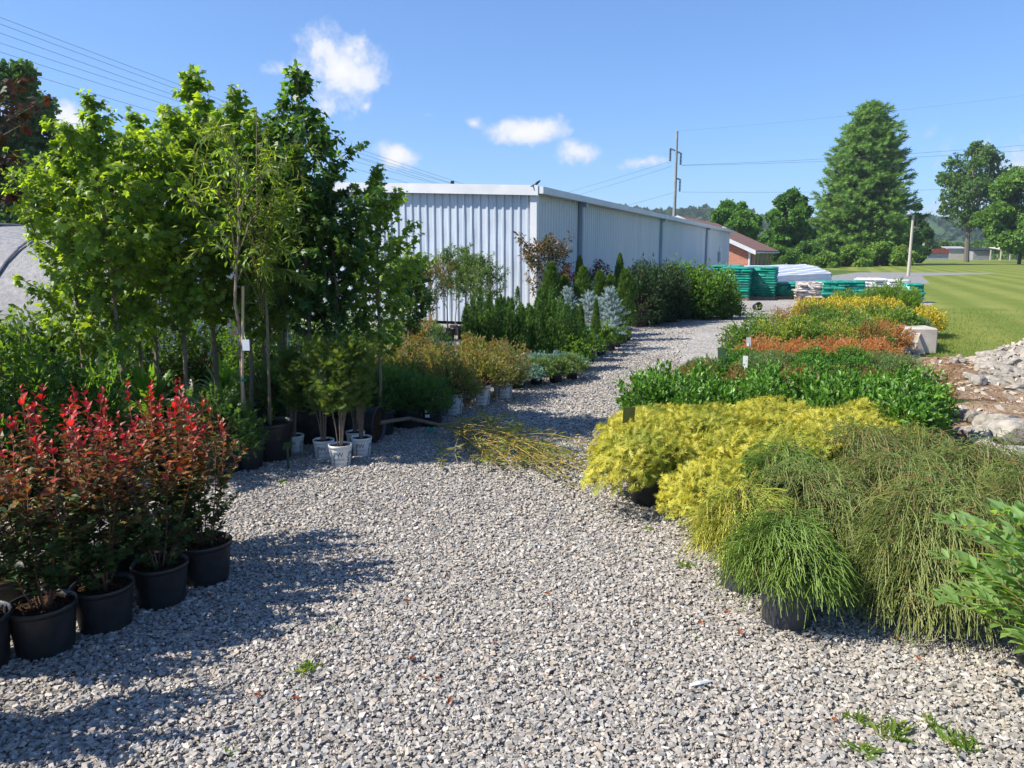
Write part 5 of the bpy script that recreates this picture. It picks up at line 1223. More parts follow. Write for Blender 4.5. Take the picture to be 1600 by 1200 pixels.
bg_tree('oak_tree', 'large dark tree behind the hoop house, far left', 22, 34, 84, 112, .08, 11000, 44, .27, [(.018, .048, .016), (.025, .06, .018), (.035, .08, .02)], 2, 'round', .35)
bg_tree('oak_tree', 'dense rounded tree directly above the brick house roof', 1142, 105, 308, 45, .1, 5200, 26, .55, [(.04, .10, .02), (.05, .12, .025)], 3, 'wide')
bg_tree('maple_tree', 'leafy vine-covered tree between the brick house and the pine', 1228, 100, 295, 42, .05, 5200, 26, .5, [(.035, .09, .02), (.05, .12, .022), (.025, .065, .016)], 4, 'tall')
bg_tree('open_tree', 'tall open crowned tree with forked trunk right of the pine', 1510, 150, 216, 62, .28, 3600, 30, .55, [(.04, .085, .025), (.06, .11, .03), (.03, .07, .02)], 5, 'tall', .5, (.13, .115, .10), .9)
bg_tree('maple_tree', 'bright green tree cut by the right edge of the photo', 1592, 120, 255, 62, .16, 6500, 30, .6, [(.06, .125, .025), (.075, .15, .03), (.045, .10, .02)], 6, 'round')
bg_tree('cedar_tree', 'small dark tree between the pine and the red shed', 1428, 135, 315, 24, .05, 3600, 16, .5, [(.022, .055, .018), (.03, .07, .02)], 7, 'tall')
for i, (px, Y, tp, w, lab, cols) in enumerate([
    (1372, 104, 383, 40, 'light green bushy thicket at the foot of the pine', [(.07, .14, .025), (.09, .16, .03)]), (1318, 100, 388, 42, 'yellow green bush below the left side of the pine', [(.08, .14, .03), (.06, .12, .025)]),
    (1262, 96, 378, 38, 'dark bush between the brick house and the pine foot', [(.035, .08, .02), (.05, .11, .025)]), (1405, 110, 386, 22, 'small bright bush below the right side of the pine', [(.09, .16, .03), (.10, .15, .04)]),
    (1222, 92, 388, 28, 'low bush just right of the brick house wall', [(.06, .12, .03), (.045, .10, .025)]), (1286, 92, 398, 26, 'low bush where the lawn meets the pine branches', [(.07, .13, .03)]),
    (1482, 230, 375, 26, 'green bush behind the red shed', [(.05, .10, .025)]), (1560, 225, 372, 34, 'pale green bush behind the grey shed', [(.06, .12, .03)]), (1525, 240, 378, 26, 'bush showing between the trunk and the grey shed', [(.045, .09, .025)]),
    (1448, 225, 372, 22, 'dark bush left of the red shed', [(.03, .065, .02)]), (1608, 215, 376, 30, 'pale bush behind the carport', [(.06, .11, .03)])]):
    bg_tree('bush', lab, px, Y, tp, w, .02, 2600, 14, .42 if Y < 150 else .8, cols, 40 + i, 'bush', .12)

def hills():
    r = G(21); nx, ny = 260, 16
    xs = np.linspace(-900, 2400, nx); V = []
    ridge = 33 + 9 * np.sin(xs / 170 + .6) + 6 * np.sin(xs / 61) + 3 * np.sin(xs / 27) - 12 * np.clip((xs - 260) / 300, 0, 1) * 0
    for j in range(ny):
        f = j / (ny - 1); y = 560 + 420 * f
        h = ridge * math.sin(min(f * 1.25, 1) * math.pi / 2) + 2.5 * np.sin(xs / 19 + j) * (f > .1)
        V.append(np.stack([xs, y + 20 * np.sin(xs / 90 + j), h - 1], 1))
    V = np.array(V); i, j = np.meshgrid(np.arange(ny - 1), np.arange(nx - 1), indexing='ij'); i = i.ravel(); j = j.ravel()
    mb = MB(); mb.add(V.reshape(-1, 3), [np.stack([i * nx + j, i * nx + j + 1, (i + 1) * nx + j + 1, (i + 1) * nx + j], 1)], (1, 1, 1))
    tag(obj('hills', mb.mesh('hills', mat_noise('wooded_hill', (.025, .06, .02), (.045, .09, .028), .08, .9), True)), kind='structure')
    n = 9000; k = r.integers(0, nx - 1, n); jj = r.integers(1, ny - 1, n); P = V[jj, k] + r.normal(size=(n, 3)) * [6, 10, 1.0] + [0, 0, 2.5]
    keep = P[:, 0] / P[:, 1] < .75; keep &= P[:, 0] / P[:, 1] > -.1; P = P[keep]; n = len(P)
    mb = MB(); leaves(mb, T_tuft(7, 2, .55, .8), P, rnd_dir(r, n) * .4 + [0, 0, 1], rnd_dir(r, n), r.uniform(3.5, 7.5, n), pal(r, n, [(.03, .07, .02), (.045, .095, .025), (.06, .11, .03)], .25))
    tag(obj('woods', mb.mesh('woods', M_FAR)), kind='stuff')
hills()
# ------------------------------------------------------------------ plants, left side
def at_pot(px, py, r=.11):
    x, y = ground(px, py); k = (y + r) / y
    return x * k, y * k
def chalk(root, strokes):
    """hand-written price mark on the front of a pot"""
    pot = [c for c in root.children if c.name.split('.')[0] == 'pot'][0]; r, h = .138, .25; mb = MB()
    for st in strokes:
        P = []
        for ang, z in st:
            rad = (r * .84 + r * .14 * (z / h)) + .002; P.append([rad * math.sin(ang), -rad * math.cos(ang), z])
        tube(mb, P, .0016, (1, 1, 1), 4)
    obj('writing', mb.mesh('writing', M_CHALK), pot)
RG_ = 'red tipped shrubs in black pots beside the gravel'
reds = [(-34, 1068, 640, 'red tipped shrub in a chalk-marked black pot cut off by the left edge'), (75, 1036, 632, 'red tipped shrub in the black pot chalked with a five'), (168, 998, 628, 'red tipped shrub, third black pot of the front row from the left edge'),
        (256, 957, 632, 'red tipped shrub, fourth black pot of the front row'), (324, 921, 606, 'tall thin red tipped shrub at the end of the row nearest the maples')]
for i, (px, py, tp, lab) in enumerate(reds):
    x, y = at_pot(px, py); o = plant('red', lab, 'shrub', x, y, ztop(tp, y) * .96, group=RG_, sxy=1.0 if i < 4 else .8)
    if i == 0: chalk(o, [[(.42, .07), (.52, .12), (.60, .115), (.56, .09), (.50, .062), (.62, .075)], [(.82, .15), (.72, .15), (.72, .125), (.80, .12), (.78, .10), (.70, .10)]])
    if i == 1: chalk(o, [[(-.50, .148), (-.66, .15), (-.64, .128), (-.50, .125), (-.46, .112), (-.56, .102), (-.62, .104)]])
for i, (dx, dy, lab) in enumerate([(-.36, .16, 'red tipped shrub behind the chalk-marked pots at the left edge'), (-.34, .2, 'red tipped shrub in the second row behind the pot chalked with a five'), (-.33, .22, 'red tipped shrub in the second row behind the third front pot'), (-.32, .24, 'red tipped shrub in the second row behind the fourth front pot')]):
    x, y = at_pot(*reds[i + 1][:2]); plant('red', lab, 'shrub', x + dx, y + dy + .12, 1.08 - .02 * i, group=RG_)
plant('red', 'red tipped shrub added past the left edge to shade the gravel, next in row', 'shrub', -1.98, 2.42, 1.0, group=RG_)  # row carried on past the left edge, added to cast shade
plant('red', 'unseen red tipped shrub added beyond the left edge for its shade, nearer pot', 'shrub', -2.12, 1.85, 1.0, group=RG_); plant('red', 'unseen red tipped shrub added beyond the left edge for its shade, farther pot', 'shrub', -2.55, 2.3, 1.05, group=RG_)  # out-of-view shrubs added so their shade falls on the near gravel

# maples: pixel column, base row, top row, kind
MG = 'young trees in black pots on the left'
for (px, Y, tp, kind, nm, lab) in [
    (142, 6.6, 218, 'maple', 'maple_tree', 'young maple nearest the left edge of the maple group'),
    (200, 6.3, 150, 'maple', 'maple_tree', 'young maple with straight bare trunk above the red shrubs'),
    (255, 7.3, 178, 'maple', 'maple_tree', 'young maple behind the bare trunk above the red shrubs'),
    (300, 6.7, 168, 'maple', 'maple_tree', 'young maple with pale trunk left of the staked sapling'),
    (345, 7.2, 112, 'maple', 'maple_tree', 'tallest pale green maple behind the staked sapling'),
    (395, 7.0, 140, 'maple', 'maple_tree', 'young maple rising just behind the staked sapling'),
    (445, 7.3, 205, 'maple', 'maple_tree', 'young maple half hidden by the drooping willow leaves'),
    (492, 6.9, 104, 'darkmaple', 'maple_tree', 'tall dark green maple with two thin tops against the cloud'),
    (535, 6.9, 262, 'darkmaple', 'maple_tree', 'dark green maple behind the white printed pots'),
    (594, 7.15, 262, 'maple', 'maple_tree', 'broad maple at the right end of the group before the metal wall'),
    (228, 7.5, 205, 'maple', 'maple_tree', 'young maple deep in the group behind the left trunks'),
    (420, 7.5, 215, 'maple', 'maple_tree', 'young maple deep in the group behind the willows'),
    (165, 7.6, 200, 'maple', 'maple_tree', 'young maple second from the hoop house side'),
    (640, 10.7, 385, 'smallmaple', 'maple_tree', 'smaller bushy maple right of the broad end maple')]:
    plant(kind, lab, 'tree', atx(px, Y), Y, ztop(tp, Y), name=nm, group=MG)
plant('willow', 'slender willow with long drooping leaves among the maples', 'tree', atx(425, 6.3), 6.3, 2.75, name='willow_tree')
plant('willow', 'second slender willow with bent twigs right of the staked sapling', 'tree', atx(452, 6.9), 6.9, 2.1, name='willow_tree')
plant('purplemaple', 'purple leaved maple reaching in from the left edge', 'tree', -4.15, 5.6, 3.05, name='maple_tree', rz=.4)

def staked():
    x, y = at_pot(388, 737, .10); o = plant('whip', 'staked sapling with a white tag in a ribbed black pot', 'tree', x, y, 2.5, name='sapling_tree', rz=0)
    wood = mat_noise('bamboo', (.38, .27, .15), (.52, .4, .25), 3, .6, .2, 20, stretch=(8, 8, 1))
    mb = MB(); tube(mb, [[-.03, -.03, .17], [.05, -.02, 1.45]], .011, (1, 1, 1), 6); obj('stake', mb.mesh('stake', wood), o)
    mb = MB(); box(mb, (.06, -.06, 1.0), (.055, .003, .085), (1, 1, 1)); tube(mb, [[.03, -.02, 1.1], [.06, -.06, 1.04]], .0015, (1, 1, 1), 3); obj('tag', mb.mesh('tag', M_TAG), o)
    mt = mat_noise('green_tie', (.0, .16, .10), (.01, .22, .14), 9, .5)
    for z in (.72, .98):
        mb = MB(); lathe(mb, [(.02, -.012), (.026, 0), (.02, .012)], 10, (1, 1, 1), (.012 + (z - .7) * .06, -.015, z)); obj('tie', mb.mesh('tie', mt), o)
staked()
CG = 'feathery shrubs in white printed pots'
for (px, py, tp, lab) in [(533, 733, 515, 'feathery shrub in the foremost white printed pot'), (507, 722, 520, 'feathery shrub in the leaf-printed white pot behind the foremost one'), (566, 717, 520, 'feathery shrub in the white printed pot right of the foremost one'),
                          (556, 706, 530, 'feathery shrub in the mostly hidden white pot of the cluster'), (461, 712, 535, 'dark feathery shrub in the lone white pot beside the staked sapling')]:
    x, y = at_pot(px, py); plant('cane', lab, 'shrub', x, y, ztop(tp, y) * .97, group=CG)
x, y = at_pot(425, 715); plant('grasspot', 'small pot of arching grass beside the staked sapling', 'grass plant', x, y, .4, name='potted_grass')

# big black pots and greenery in the deep left
for (px, Y, tp, kind, lab) in [(15, 6.2, 480, 'biggreen', 'bushy green shrub at the left edge above the red shrubs'), (85, 6.8, 495, 'biggreen', 'bushy green shrub in front of the hoop house, right of the edge one'), (150, 7.6, 490, 'biggreen', 'bushy green shrub in front of the hoop house below the first maple'),
                               (-60, 5.4, 470, 'biggreen', 'bushy green shrub mostly outside the left edge'), (40, 8.4, 500, 'biggreen', 'bushy green shrub close to the hoop house cover'), (205, 8.8, 520, 'biggreen', 'bushy green shrub behind the bare maple trunk'),
                               (30, 5.2, 545, 'biggreen', 'leafy shrub directly behind the red tipped shrubs'), (120, 5.7, 560, 'biggreen', 'broad leaved shrub behind the second row of red tips')]:
    plant(kind, lab, 'shrub', atx(px, Y), Y, ztop(tp, Y), group='green shrubs before the hoop house')
plant('blades', 'fan of broad strappy leaves behind the red tips', 'iris', atx(168, 6.0), 6.0, .95, name='strappy_plant'); plant('blades', 'upright strappy leaves left of the pale maple trunk', 'iris', atx(238, 6.6), 6.6, .80, name='strappy_plant'); plant('blades', 'strappy leaves showing between the maple trunks', 'iris', atx(352, 7.6), 7.6, .66, name='strappy_plant')
for (px, Y, lab) in [(345, 5.9, 'dark shrub in black pot just behind the red row end'), (470, 7.4, 'dark shrub in black pot behind the lone white pot'), (430, 7.3, 'dark shrub in black pot behind the staked sapling'), (510, 7.2, 'dark shrub in black pot behind the white pot cluster'), (565, 7.3, 'dark shrub in black pot right behind the white pot cluster')]:
    plant('darksmall', lab, 'shrub', atx(px, Y), Y, .72, group='dark shrubs under the maples')
for (px, py, tp, kind, lab) in [(672, 668, 590, 'darksmall', 'green shrub in the tagged black pot beside the orange spireas'), (640, 671, 588, 'darksmall', 'green shrub in a black pot left of the tagged pot'), (612, 668, 575, 'darksmall', 'green shrub in a black pot by the toppled willow'), (618, 650, 565, 'green', 'bright green shrub between the orange spireas and black pots')]:
    x, y = at_pot(px, py); o = plant(kind, lab, 'shrub', x, y, ztop(tp, y), rz=0)
    if px == 672:
        for z in (.12, .17):
            mb = MB(); box(mb, (-.01, -.128, z), (.045, .004, .03), (1, 1, 1), .05); obj('tag', mb.mesh('tag', M_TAG), o)
plant('bluegrass', 'blue green grass clump left of the orange spireas', 'grass plant', atx(600, 9.6), 9.6, .75, name='potted_grass'); plant('bluegrass', 'blue green grass clump in the gap before the sign', 'grass plant', atx(678, 10.9), 10.9, .6, name='potted_grass'); plant('bluegrass', 'small blue green grass clump left of the yews', 'grass plant', atx(704, 11.0), 11.0, .5, name='potted_grass')

# orange spireas in white pots
n = 0
SG = 'orange tinted spireas in white pots on the left of the path'
for row, (Y, xs, nm) in enumerate([(at_pot(708, 652)[1], [-1.5, -1.05, at_pot(708, 652)[0]], 'front row'), (at_pot(752, 634)[1], [-1.75, -1.3, -.85, at_pot(752, 634)[0]], 'second row'), (at_pot(785, 624)[1], [-1.85, -1.42, -1.0, -.56, at_pot(785, 624)[0]], 'third row'), (9.9, [-1.9, -1.45, -1.0, -.55, -.18], 'rear row')]):
    for k, X in enumerate(xs):
        plant('spirea', f'orange tinted spirea in a white pot, {ORD[len(xs) - 1 - k]} from the path in the {nm}', 'shrub', X + RND.uniform(-.04, .04), Y + RND.uniform(-.06, .06), .61 * RND.uniform(.92, 1.08), group=SG)
# low junipers
for (px, Y, kind, H, lab) in [(806, 9.7, 'bluespread', .40, 'blue green spreading juniper next to the spireas'), (800, 10.6, 'bluespread', .40, 'blue green spreading juniper at the foot of the yews'), (842, 10.8, 'bluespread', .38, 'blue green spreading juniper behind the green spreaders'), (878, 10.9, 'bluespread', .36, 'blue green spreading juniper by the small tag'),
                              (838, 10.0, 'spread', .42, 'green spreading juniper at the path edge, left one'), (868, 10.15, 'spread', .42, 'green spreading juniper at the path edge, middle one'), (893, 10.45, 'spread', .40, 'green spreading juniper at the path edge, right one'), (770, 10.9, 'bluespread', .4, 'blue green spreading juniper hidden behind the spireas')]:
    plant(kind, lab, 'juniper', atx(px, Y), Y, H * .82, group='low junipers left of the path', sxy=.78)
# yews
n = 0
for (Y, pxs, tops, nm) in [(11.3, [742, 765, 792, 820, 846, 872, 896], [470, 475, 468, 486, 492, 476, 500], 'front row'), (12.2, [750, 778, 806, 830, 860, 886], [470, 462, 470, 460, 472, 466], 'second row'), (13.2, [740, 770, 800, 828, 850, 874], [462, 465, 455, 470, 460, 455], 'rear row')]:
    for k, (px, tp) in enumerate(zip(pxs, tops)):
        plant('yew', f'dark upright yew, {ORD[len(pxs) - 1 - k]} from the path in the {nm}', 'yew', atx(px, Y), Y, ztop(tp, Y), name='potted_yew', group='dark upright yews left of the path')
# small potted greens along the path
for (px, py, tp, kind, lab) in [(897, 581, 520, 'smallpot', 'small light green shrub in the pot nearest the junipers'), (918, 566, 512, 'smallpot', 'small light green shrub, second pot along the path'), (936, 556, 505, 'smallpot', 'small green shrub, third pot along the path'), (948, 549, 505, 'smallpot', 'small green shrub, fourth pot along the path'), (962, 543, 510, 'smallpot', 'small green shrub below the right blue spruce'), (973, 538, 512, 'smallpot', 'small green shrub in the farthest small pot'), (880, 572, 525, 'smallpot', 'small light green shrub behind the first path pot'), (905, 560, 515, 'smallpot', 'small green shrub between the yews and the path pots')]:
    x, y = at_pot(px, py); plant(kind, lab, 'shrub', x, y, ztop(tp, y), group='small potted shrubs along the path')
for (px, Y, tp, s, lab) in [(906, 12.6, 480, .55, 'thin green column between the yews and the blue spruces'), (930, 12.9, 470, .5, 'thin green column in front of the right blue spruce')]:
    plant('arbor', lab, 'arborvitae', atx(px, Y), Y, ztop(tp, Y), name='potted_arborvitae', sxy=s * .75, group='green columns among the spruces')
for (px, Y, tp, lab) in [(886, 14.4, 452, 'left blue spruce standing behind the yews'), (919, 14.2, 458, 'middle blue spruce of the three by the path'), (951, 13.7, 452, 'right and largest blue spruce beside the path'), (932, 14.9, 466, 'blue spruce showing between the middle and right ones')]:
    plant('spruce', lab, 'spruce', atx(px, Y), Y, ztop(tp, Y), name='potted_spruce', group='blue spruces by the path')
for (px, Y, tp, lab) in [(860, 15.4, 412, 'bright green column left of the blue spruces'), (881, 15.6, 432, 'shorter bright green column behind the left spruce'), (910, 15.6, 418, 'broad bright green column above the middle spruce'), (936, 16.0, 425, 'bright green column above the right spruce'), (952, 16.2, 430, 'slim bright green column between two others'), (975, 15.2, 422, 'tall bright green column standing at the path edge'), (845, 15.5, 455, 'short bright green column before the building corner')]:
    plant('arbor', lab, 'arborvitae', atx(px, Y), Y, ztop(tp, Y), name='potted_arborvitae', group='bright green columns before the metal wall')
plant('magnolia', 'bronze leaved magnolia beside the building corner', 'tree', atx(851, 16.9), 16.9, ztop(362, 16.9), name='magnolia_tree')
plant('redtree', 'dark red leaved shrub against the metal wall by the first downspout', 'tree', atx(884, 18.0), 18.0, ztop(410, 18.0), name='redleaf_tree'); plant('redtree', 'small dark red shrub top showing right of the first downspout', 'tree', atx(933, 18.4), 18.4, ztop(405, 18.4), name='redleaf_tree')
for (px, Y, tp, lab) in [(904, 18.2, 402, 'thin pale spire against the wall left of the downspout'), (966, 18.5, 398, 'feathery pale conifer in front of the wall middle')]:
    plant('arbor', lab, 'arborvitae', atx(px, Y), Y, ztop(tp, Y), name='potted_arborvitae', sxy=.7)
# hedge row along the wall
for (px, Y, tp, lab) in [(1000, 18.2, 420, 'dark conifer at the near end of the dark wall row'), (1022, 18.8, 416, 'dark conifer in the middle of the dark wall row'), (1045, 19.4, 420, 'dark conifer at the far end of the dark wall row'), (1010, 19.8, 414, 'dark conifer behind the near end of the dark row'), (1038, 20.6, 414, 'dark conifer behind the far end of the dark row'), (1058, 20.2, 425, 'dark conifer joining the bright wall trees'), (985, 19.2, 424, 'dark conifer behind the tall path column')]:
    plant('hedge', lab, 'conifer', atx(px, Y), Y, ztop(tp, Y), name='potted_conifer', group='dark conifers along the metal wall')
for (px, Y, tp, lab) in [(1074, 20.3, 412, 'bright conifer next to the dark wall row'), (1101, 20.2, 420, 'bright conifer in the middle of the bright wall trees'), (1134, 20.4, 424, 'bright conifer at the end next to the green pallets'), (1086, 21.6, 418, 'bright conifer behind the gap of the bright wall trees'), (1120, 21.8, 425, 'bright conifer behind the end of the bright wall trees')]:
    plant('walltree', lab, 'conifer', atx(px, Y), Y, ztop(tp, Y), name='potted_conifer', group='bright conifers along the metal wall')
plant('bluegrass', 'pale grass clump at the end of the wall trees', 'grass plant', atx(1150, 21.3), 21.3, .6, name='potted_grass')
# slim trees in the gap before the front wall
for (px, Y, tp, kind, lab) in [(676, 13.6, 402, 'rustytree', 'rusty leaved small tree at the left of the gap'), (655, 14.0, 410, 'rustytree', 'rusty leaved small tree behind the bushy maple'), (700, 15.2, 385, 'slimtree', 'slim tree before the metal wall, left of the gap sign'), (725, 15.4, 378, 'slimtree', 'slim tree before the metal wall above the gap sign'), (748, 14.6, 395, 'slimtree', 'slim tree before the metal wall right of the gap'),
                               (764, 14.2, 408, 'slimtree', 'bright slim tree next to the yews'), (712, 16.2, 400, 'slimtree', 'slim tree standing closest to the metal wall'), (738, 16.4, 400, 'slimtree', 'slim tree closest to the metal wall, right one'), (640, 15.0, 400, 'slimtree', 'slim tree before the wall behind the rusty trees')]:
    plant(kind, lab, 'tree', atx(px, Y), Y, ztop(tp, Y), name='slim_tree', group='small trees in the gap before the metal wall', sxy=1.0)
for (px, Y, H, kind, lab) in [(668, 11.8, .75, 'darksmall', 'dark shrub under the rusty tree'), (645, 11.6, .8, 'haze', 'brownish shrub left of the rusty tree'), (560, 9.4, .9, 'biggreen', 'green shrub behind the feathery shrubs'), (590, 10.4, .8, 'green', 'green shrub between the broad maple and the spireas'), (470, 9.2, 1.0, 'biggreen', 'green shrub showing behind the dark maple trunks'), (390, 9.0, 1.0, 'biggreen', 'green shrub showing behind the staked sapling'), (320, 9.4, 1.0, 'biggreen', 'green shrub behind the pale maple trunks'), (262, 9.0, 1.0, 'biggreen', 'green shrub behind the left maple trunks'), (520, 10.2, 1.1, 'biggreen', 'green shrub far behind the white pot cluster')]:
    plant(kind, lab, 'shrub', atx(px, Y), Y, H)

def sign(name, label, px, py_bottom, py_top, w, h, mat, rz=0, tilt=0, Y=None, cat='sign'):
    x, y = ground(px, py_bottom) if Y is None else (atx(px, Y, ztop(py_top, Y)), Y)
    z = ztop(py_top, y); t = thing(name, label, cat, (x, y, 0), rz)
    mb = MB(); V = np.array([[-w / 2, -h / 2], [w / 2, -h / 2], [w / 2, h / 2], [-w / 2, h / 2]]); c, s = math.cos(tilt), math.sin(tilt)
    P = np.array([[a, b * s, z - h / 2 * c + b * c] for a, b in V]); P2 = P + [0, .004, 0]
    mb.add(np.concatenate([P, P2]), [np.array([[0, 1, 2, 3], [7, 6, 5, 4], [0, 4, 5, 1], [1, 5, 6, 2], [2, 6, 7, 3], [3, 7, 4, 0]])], (1, 1, 1)); obj('plate', mb.mesh('plate', mat), t)
    mb = MB(); tube(mb, [[0, .012, 0], [0, .012, z - h * .5]], .009, (1, 1, 1), 6); obj('stake', mb.mesh('stake', mat), t); return t
M_SGREEN = mat_noise('green_plastic_sign', (.028, .06, .030), (.04, .08, .04), 12, .4); M_SOLIVE = mat_noise('olive_plastic_sign', (.14, .15, .04), (.2, .21, .06), 12, .45)
sign('plant_sign', 'white sign on a thin stake in the gap before the wall', 690, 560, 511, .14, .09, M_TAG, 0, -.3, Y=12.6)
sign('plant_sign', 'dark green sign plate among the front weeping shrubs', 1231, 0, 752, .17, .10, M_SGREEN, R(-14), -.5, Y=3.95); sign('plant_sign', 'olive sign plate at the near corner of the yellow shrubs', 983, 0, 636, .09, .12, M_SOLIVE, R(8), -.1, Y=5.55)
sign('plant_sign', 'dark green sign plate beside the small round pot by the path', 1128, 0, 543, .10, .14, M_SGREEN, R(-40), -.1, Y=9.0); sign('plant_tag', 'white tag standing among the green mounds', 1165, 0, 556, .055, .14, M_TAG, R(-20), -.1, Y=9.0, cat='tag')
sign('plant_tag', 'white tag leaning beside the orange barberries', 1170, 0, 527, .06, .13, M_TAG, R(-20), -.3, Y=10.2, cat='tag'); sign('plant_tag', 'small white tag in the shrubs by the green spreaders', 868, 0, 547, .06, .12, M_TAG, R(20), -.3, Y=11.0, cat='tag'); sign('plant_tag', 'small white tag below the middle blue spruce', 932, 0, 523, .05, .12, M_TAG, R(15), -.2, Y=12.3, cat='tag')
sign('plant_tag', 'white tag hanging among the dark maple leaves', 447, 0, 491, .05, .07, M_TAG, R(5), 0, Y=6.9, cat='tag'); sign('plant_tag', 'pale diamond tag tilted in the lone white pot', 449, 0, 690, .07, .08, M_SGREEN, R(30), -.5, Y=5.95, cat='tag')

# toppled willow lying across the gravel
def toppled():
    t = thing('toppled_willow', 'toppled golden willow lying across the gravel with its pot', 'tree', (*ground(590, 692), 0))
    ox, oy = ground(590, 692)
    def q(px, py, z=.03): x, y = ground(px, py); return [x - ox, y - oy, z]
    r_, h_, pm, sm, _ = get_pot('big')
    po = obj('pot', pm, t, (-.25, .05, .17), (R(90), 0, R(78)), (.85, .85, .85)); obj('soil', sm, po)
    ms = MB(); tube(ms, [[-.02, .05, .17], q(640, 676, .14), q(700, 683, .10), q(740, 705, .06), q(770, 722, .05)], [.020, .018, .015, .011, .006], (.20, .16, .11), 7)
    r = G(12); mb = MB(); ps = []
    roots = [q(680, 680, .11), q(700, 683, .10), q(715, 690, .08), q(730, 700, .07), q(745, 708, .06)]
    tips = [(760, 668), (800, 672), (830, 690), (820, 730), (850, 725), (880, 720), (905, 735), (930, 740), (895, 755), (945, 725), (915, 762), (870, 752), (845, 745), (860, 735), (890, 738), (935, 755), (810, 705), (780, 690), (760, 740), (730, 730), (790, 735), (820, 740)]
    tips = tips + [(a + r.uniform(-45, 20), b + r.uniform(-14, 12)) for a, b in tips]
    for a, b in tips:
        s = np.array(roots[r.integers(0, 5)]); e = np.array(q(a, b, r.uniform(.02, .12))); tt = np.linspace(0, 1, 9)[:, None]
        p = s * (1 - tt) + e * tt + np.array([0, 0, 1]) * np.sin(tt * 3.1) * r.uniform(.0, .14); p[1:] += np.cumsum(r.normal(size=(8, 3)) * [.014, .014, .004], 0); p[:, 2] = np.maximum(p[:, 2], .015); ps.append(p)
    ps = np.array(ps); strands(ms, ps, np.linspace(.004, .0014, 9)[None], (.36, .27, .07), (.45, .33, .08), 4)
    obj('trunk', ms.mesh('trunk', M_BARK), t)
    n = 1500; i = r.integers(0, len(ps), n); u = (.5 + .5 * r.random(n)) * 7.99; k = u.astype(int); fr = (u - k)[:, None]; P = ps[i, k] * (1 - fr) + ps[i, k + 1] * fr; P[:, 2] = np.maximum(P[:, 2] + r.uniform(-.01, .04, n), .02)
    D = rnd_dir(r, n) * [1, 1, .3] + unit(ps[i, 8] - ps[i, 0]) * .6; leaves(mb, T_simple(.2, .03), P, D, rnd_dir(r, n) + [0, 0, 1], r.uniform(.05, .10, n), pal(r, n, [(.14, .21, .07), (.20, .24, .07), (.26, .2, .07), (.11, .18, .06), (.32, .24, .10)]))
    obj('crown', mb.mesh('crown', M_LEAF), t)
    mb = MB(); box(mb, q(673, 689, .1), (.06, .03, .04), (1, 1, 1)); obj('tie', mb.mesh('tie', bpy.data.materials['green_tie']), t)
toppled()

# ------------------------------------------------------------------ plants, right block
def block(kind, rows, noun, what, group, H, name='potted_shrub', cat='shrub', jit=.05, hv=.08, alt=None, sxy=None):
    """rows: (row phrase, Y, [x ...]); plants are named from the path outwards"""
    for nm, Y, xs in rows:
        for k, X in enumerate(xs):
            pos = 'at the path end of' if k == 0 else ('at the lawn end of' if k == len(xs) - 1 and len(xs) > 2 else f'{ORD[k]} from the path in')
            kk = alt[(k + int(Y * 10)) % len(alt)] if alt else kind
            nn = {'lime': 'lime green shrub', 'haze': 'rusty shrub', 'graymound': 'grey green mound'}.get(kk, noun) if alt else noun
            plant(kk, f'{nn} {pos} the {nm} {what}'.strip(), cat, X + RND.uniform(-jit, jit), Y + RND.uniform(-jit, jit), H * RND.uniform(1 - hv, 1 + hv), name=name, group=group, sxy=sxy, detail=Y < 9)
def lin(a, b, s): n = max(2, int(round((b - a) / s)) + 1); return list(np.linspace(a, b, n))
block('gold', [('front row', 5.12, [.98, 1.62]), ('second row', 5.65, [1.0, 1.5, 2.0, 2.45]), ('rear row', 6.2, [1.12, 1.6, 2.1, 2.55, 2.95])], 'golden thread cypress', 'of the yellow block', 'golden thread cypresses right of the path', .48)
plant('gold', 'golden thread cypress between the front yellow pot and the weeping shrubs', 'shrub', 1.27, 4.42, .46, group='golden thread cypresses right of the path'); plant('gold', 'golden thread cypress behind the dark green sign plate', 'shrub', 1.85, 4.85, .54, group='golden thread cypresses right of the path')
TG = 'weeping thread-leaved shrubs at the front right'
x, y = at_pot(1226, 990, .10); plant('thread', 'weeping thread-leaved shrub in the foremost smooth black pot', 'shrub', x, y, .52, group=TG)
x, y = at_pot(1158, 932, .10); plant('yellowthread', 'yellow green thread-leaved shrub in the dusty pot behind the foremost', 'shrub', x, y, .52, group=TG)
for (X, Y, k, H, lab) in [(1.95, 3.42, 'bigthread', .62, 'large brownish weeping shrub trailing to the ground beside the leafy plant'), (1.62, 3.95, 'bigthread', .58, 'large weeping shrub behind the foremost black pot'), (2.15, 4.15, 'bigthread', 0.58, 'large weeping shrub in the middle of the weeping group'), (2.62, 3.75, 'bigthread', .58, 'large weeping shrub cut by the right edge, front one'),
                          (2.75, 4.45, 'bigthread', .60, 'large weeping shrub cut by the right edge, rear one'), (2.2, 4.8, 'bigthread', .58, 'weeping shrub in front of the laurels, left one'), (2.75, 5.0, 'bigthread', .52, 'weeping shrub in front of the laurels, middle one'), (1.55, 4.35, 'thread', .58, 'green thread-leaved shrub next to the dark sign plate')]:
    plant(k, lab, 'shrub', X, Y, H, group=TG)
plant('fore', 'pale leafy shrub at the bottom right corner in a grey pot', 'shrub', 1.99, 2.55, .80, rz=.2); plant('fore', 'pale leafy shrub cut off by the right edge', 'shrub', 2.2, 2.95, .78, rz=1.9); plant('fore', 'low pale leafy shrub at the right edge above the corner pot', 'shrub', 2.06, 2.32, .55, rz=3.1)
LG = 'glossy laurels right of the path'
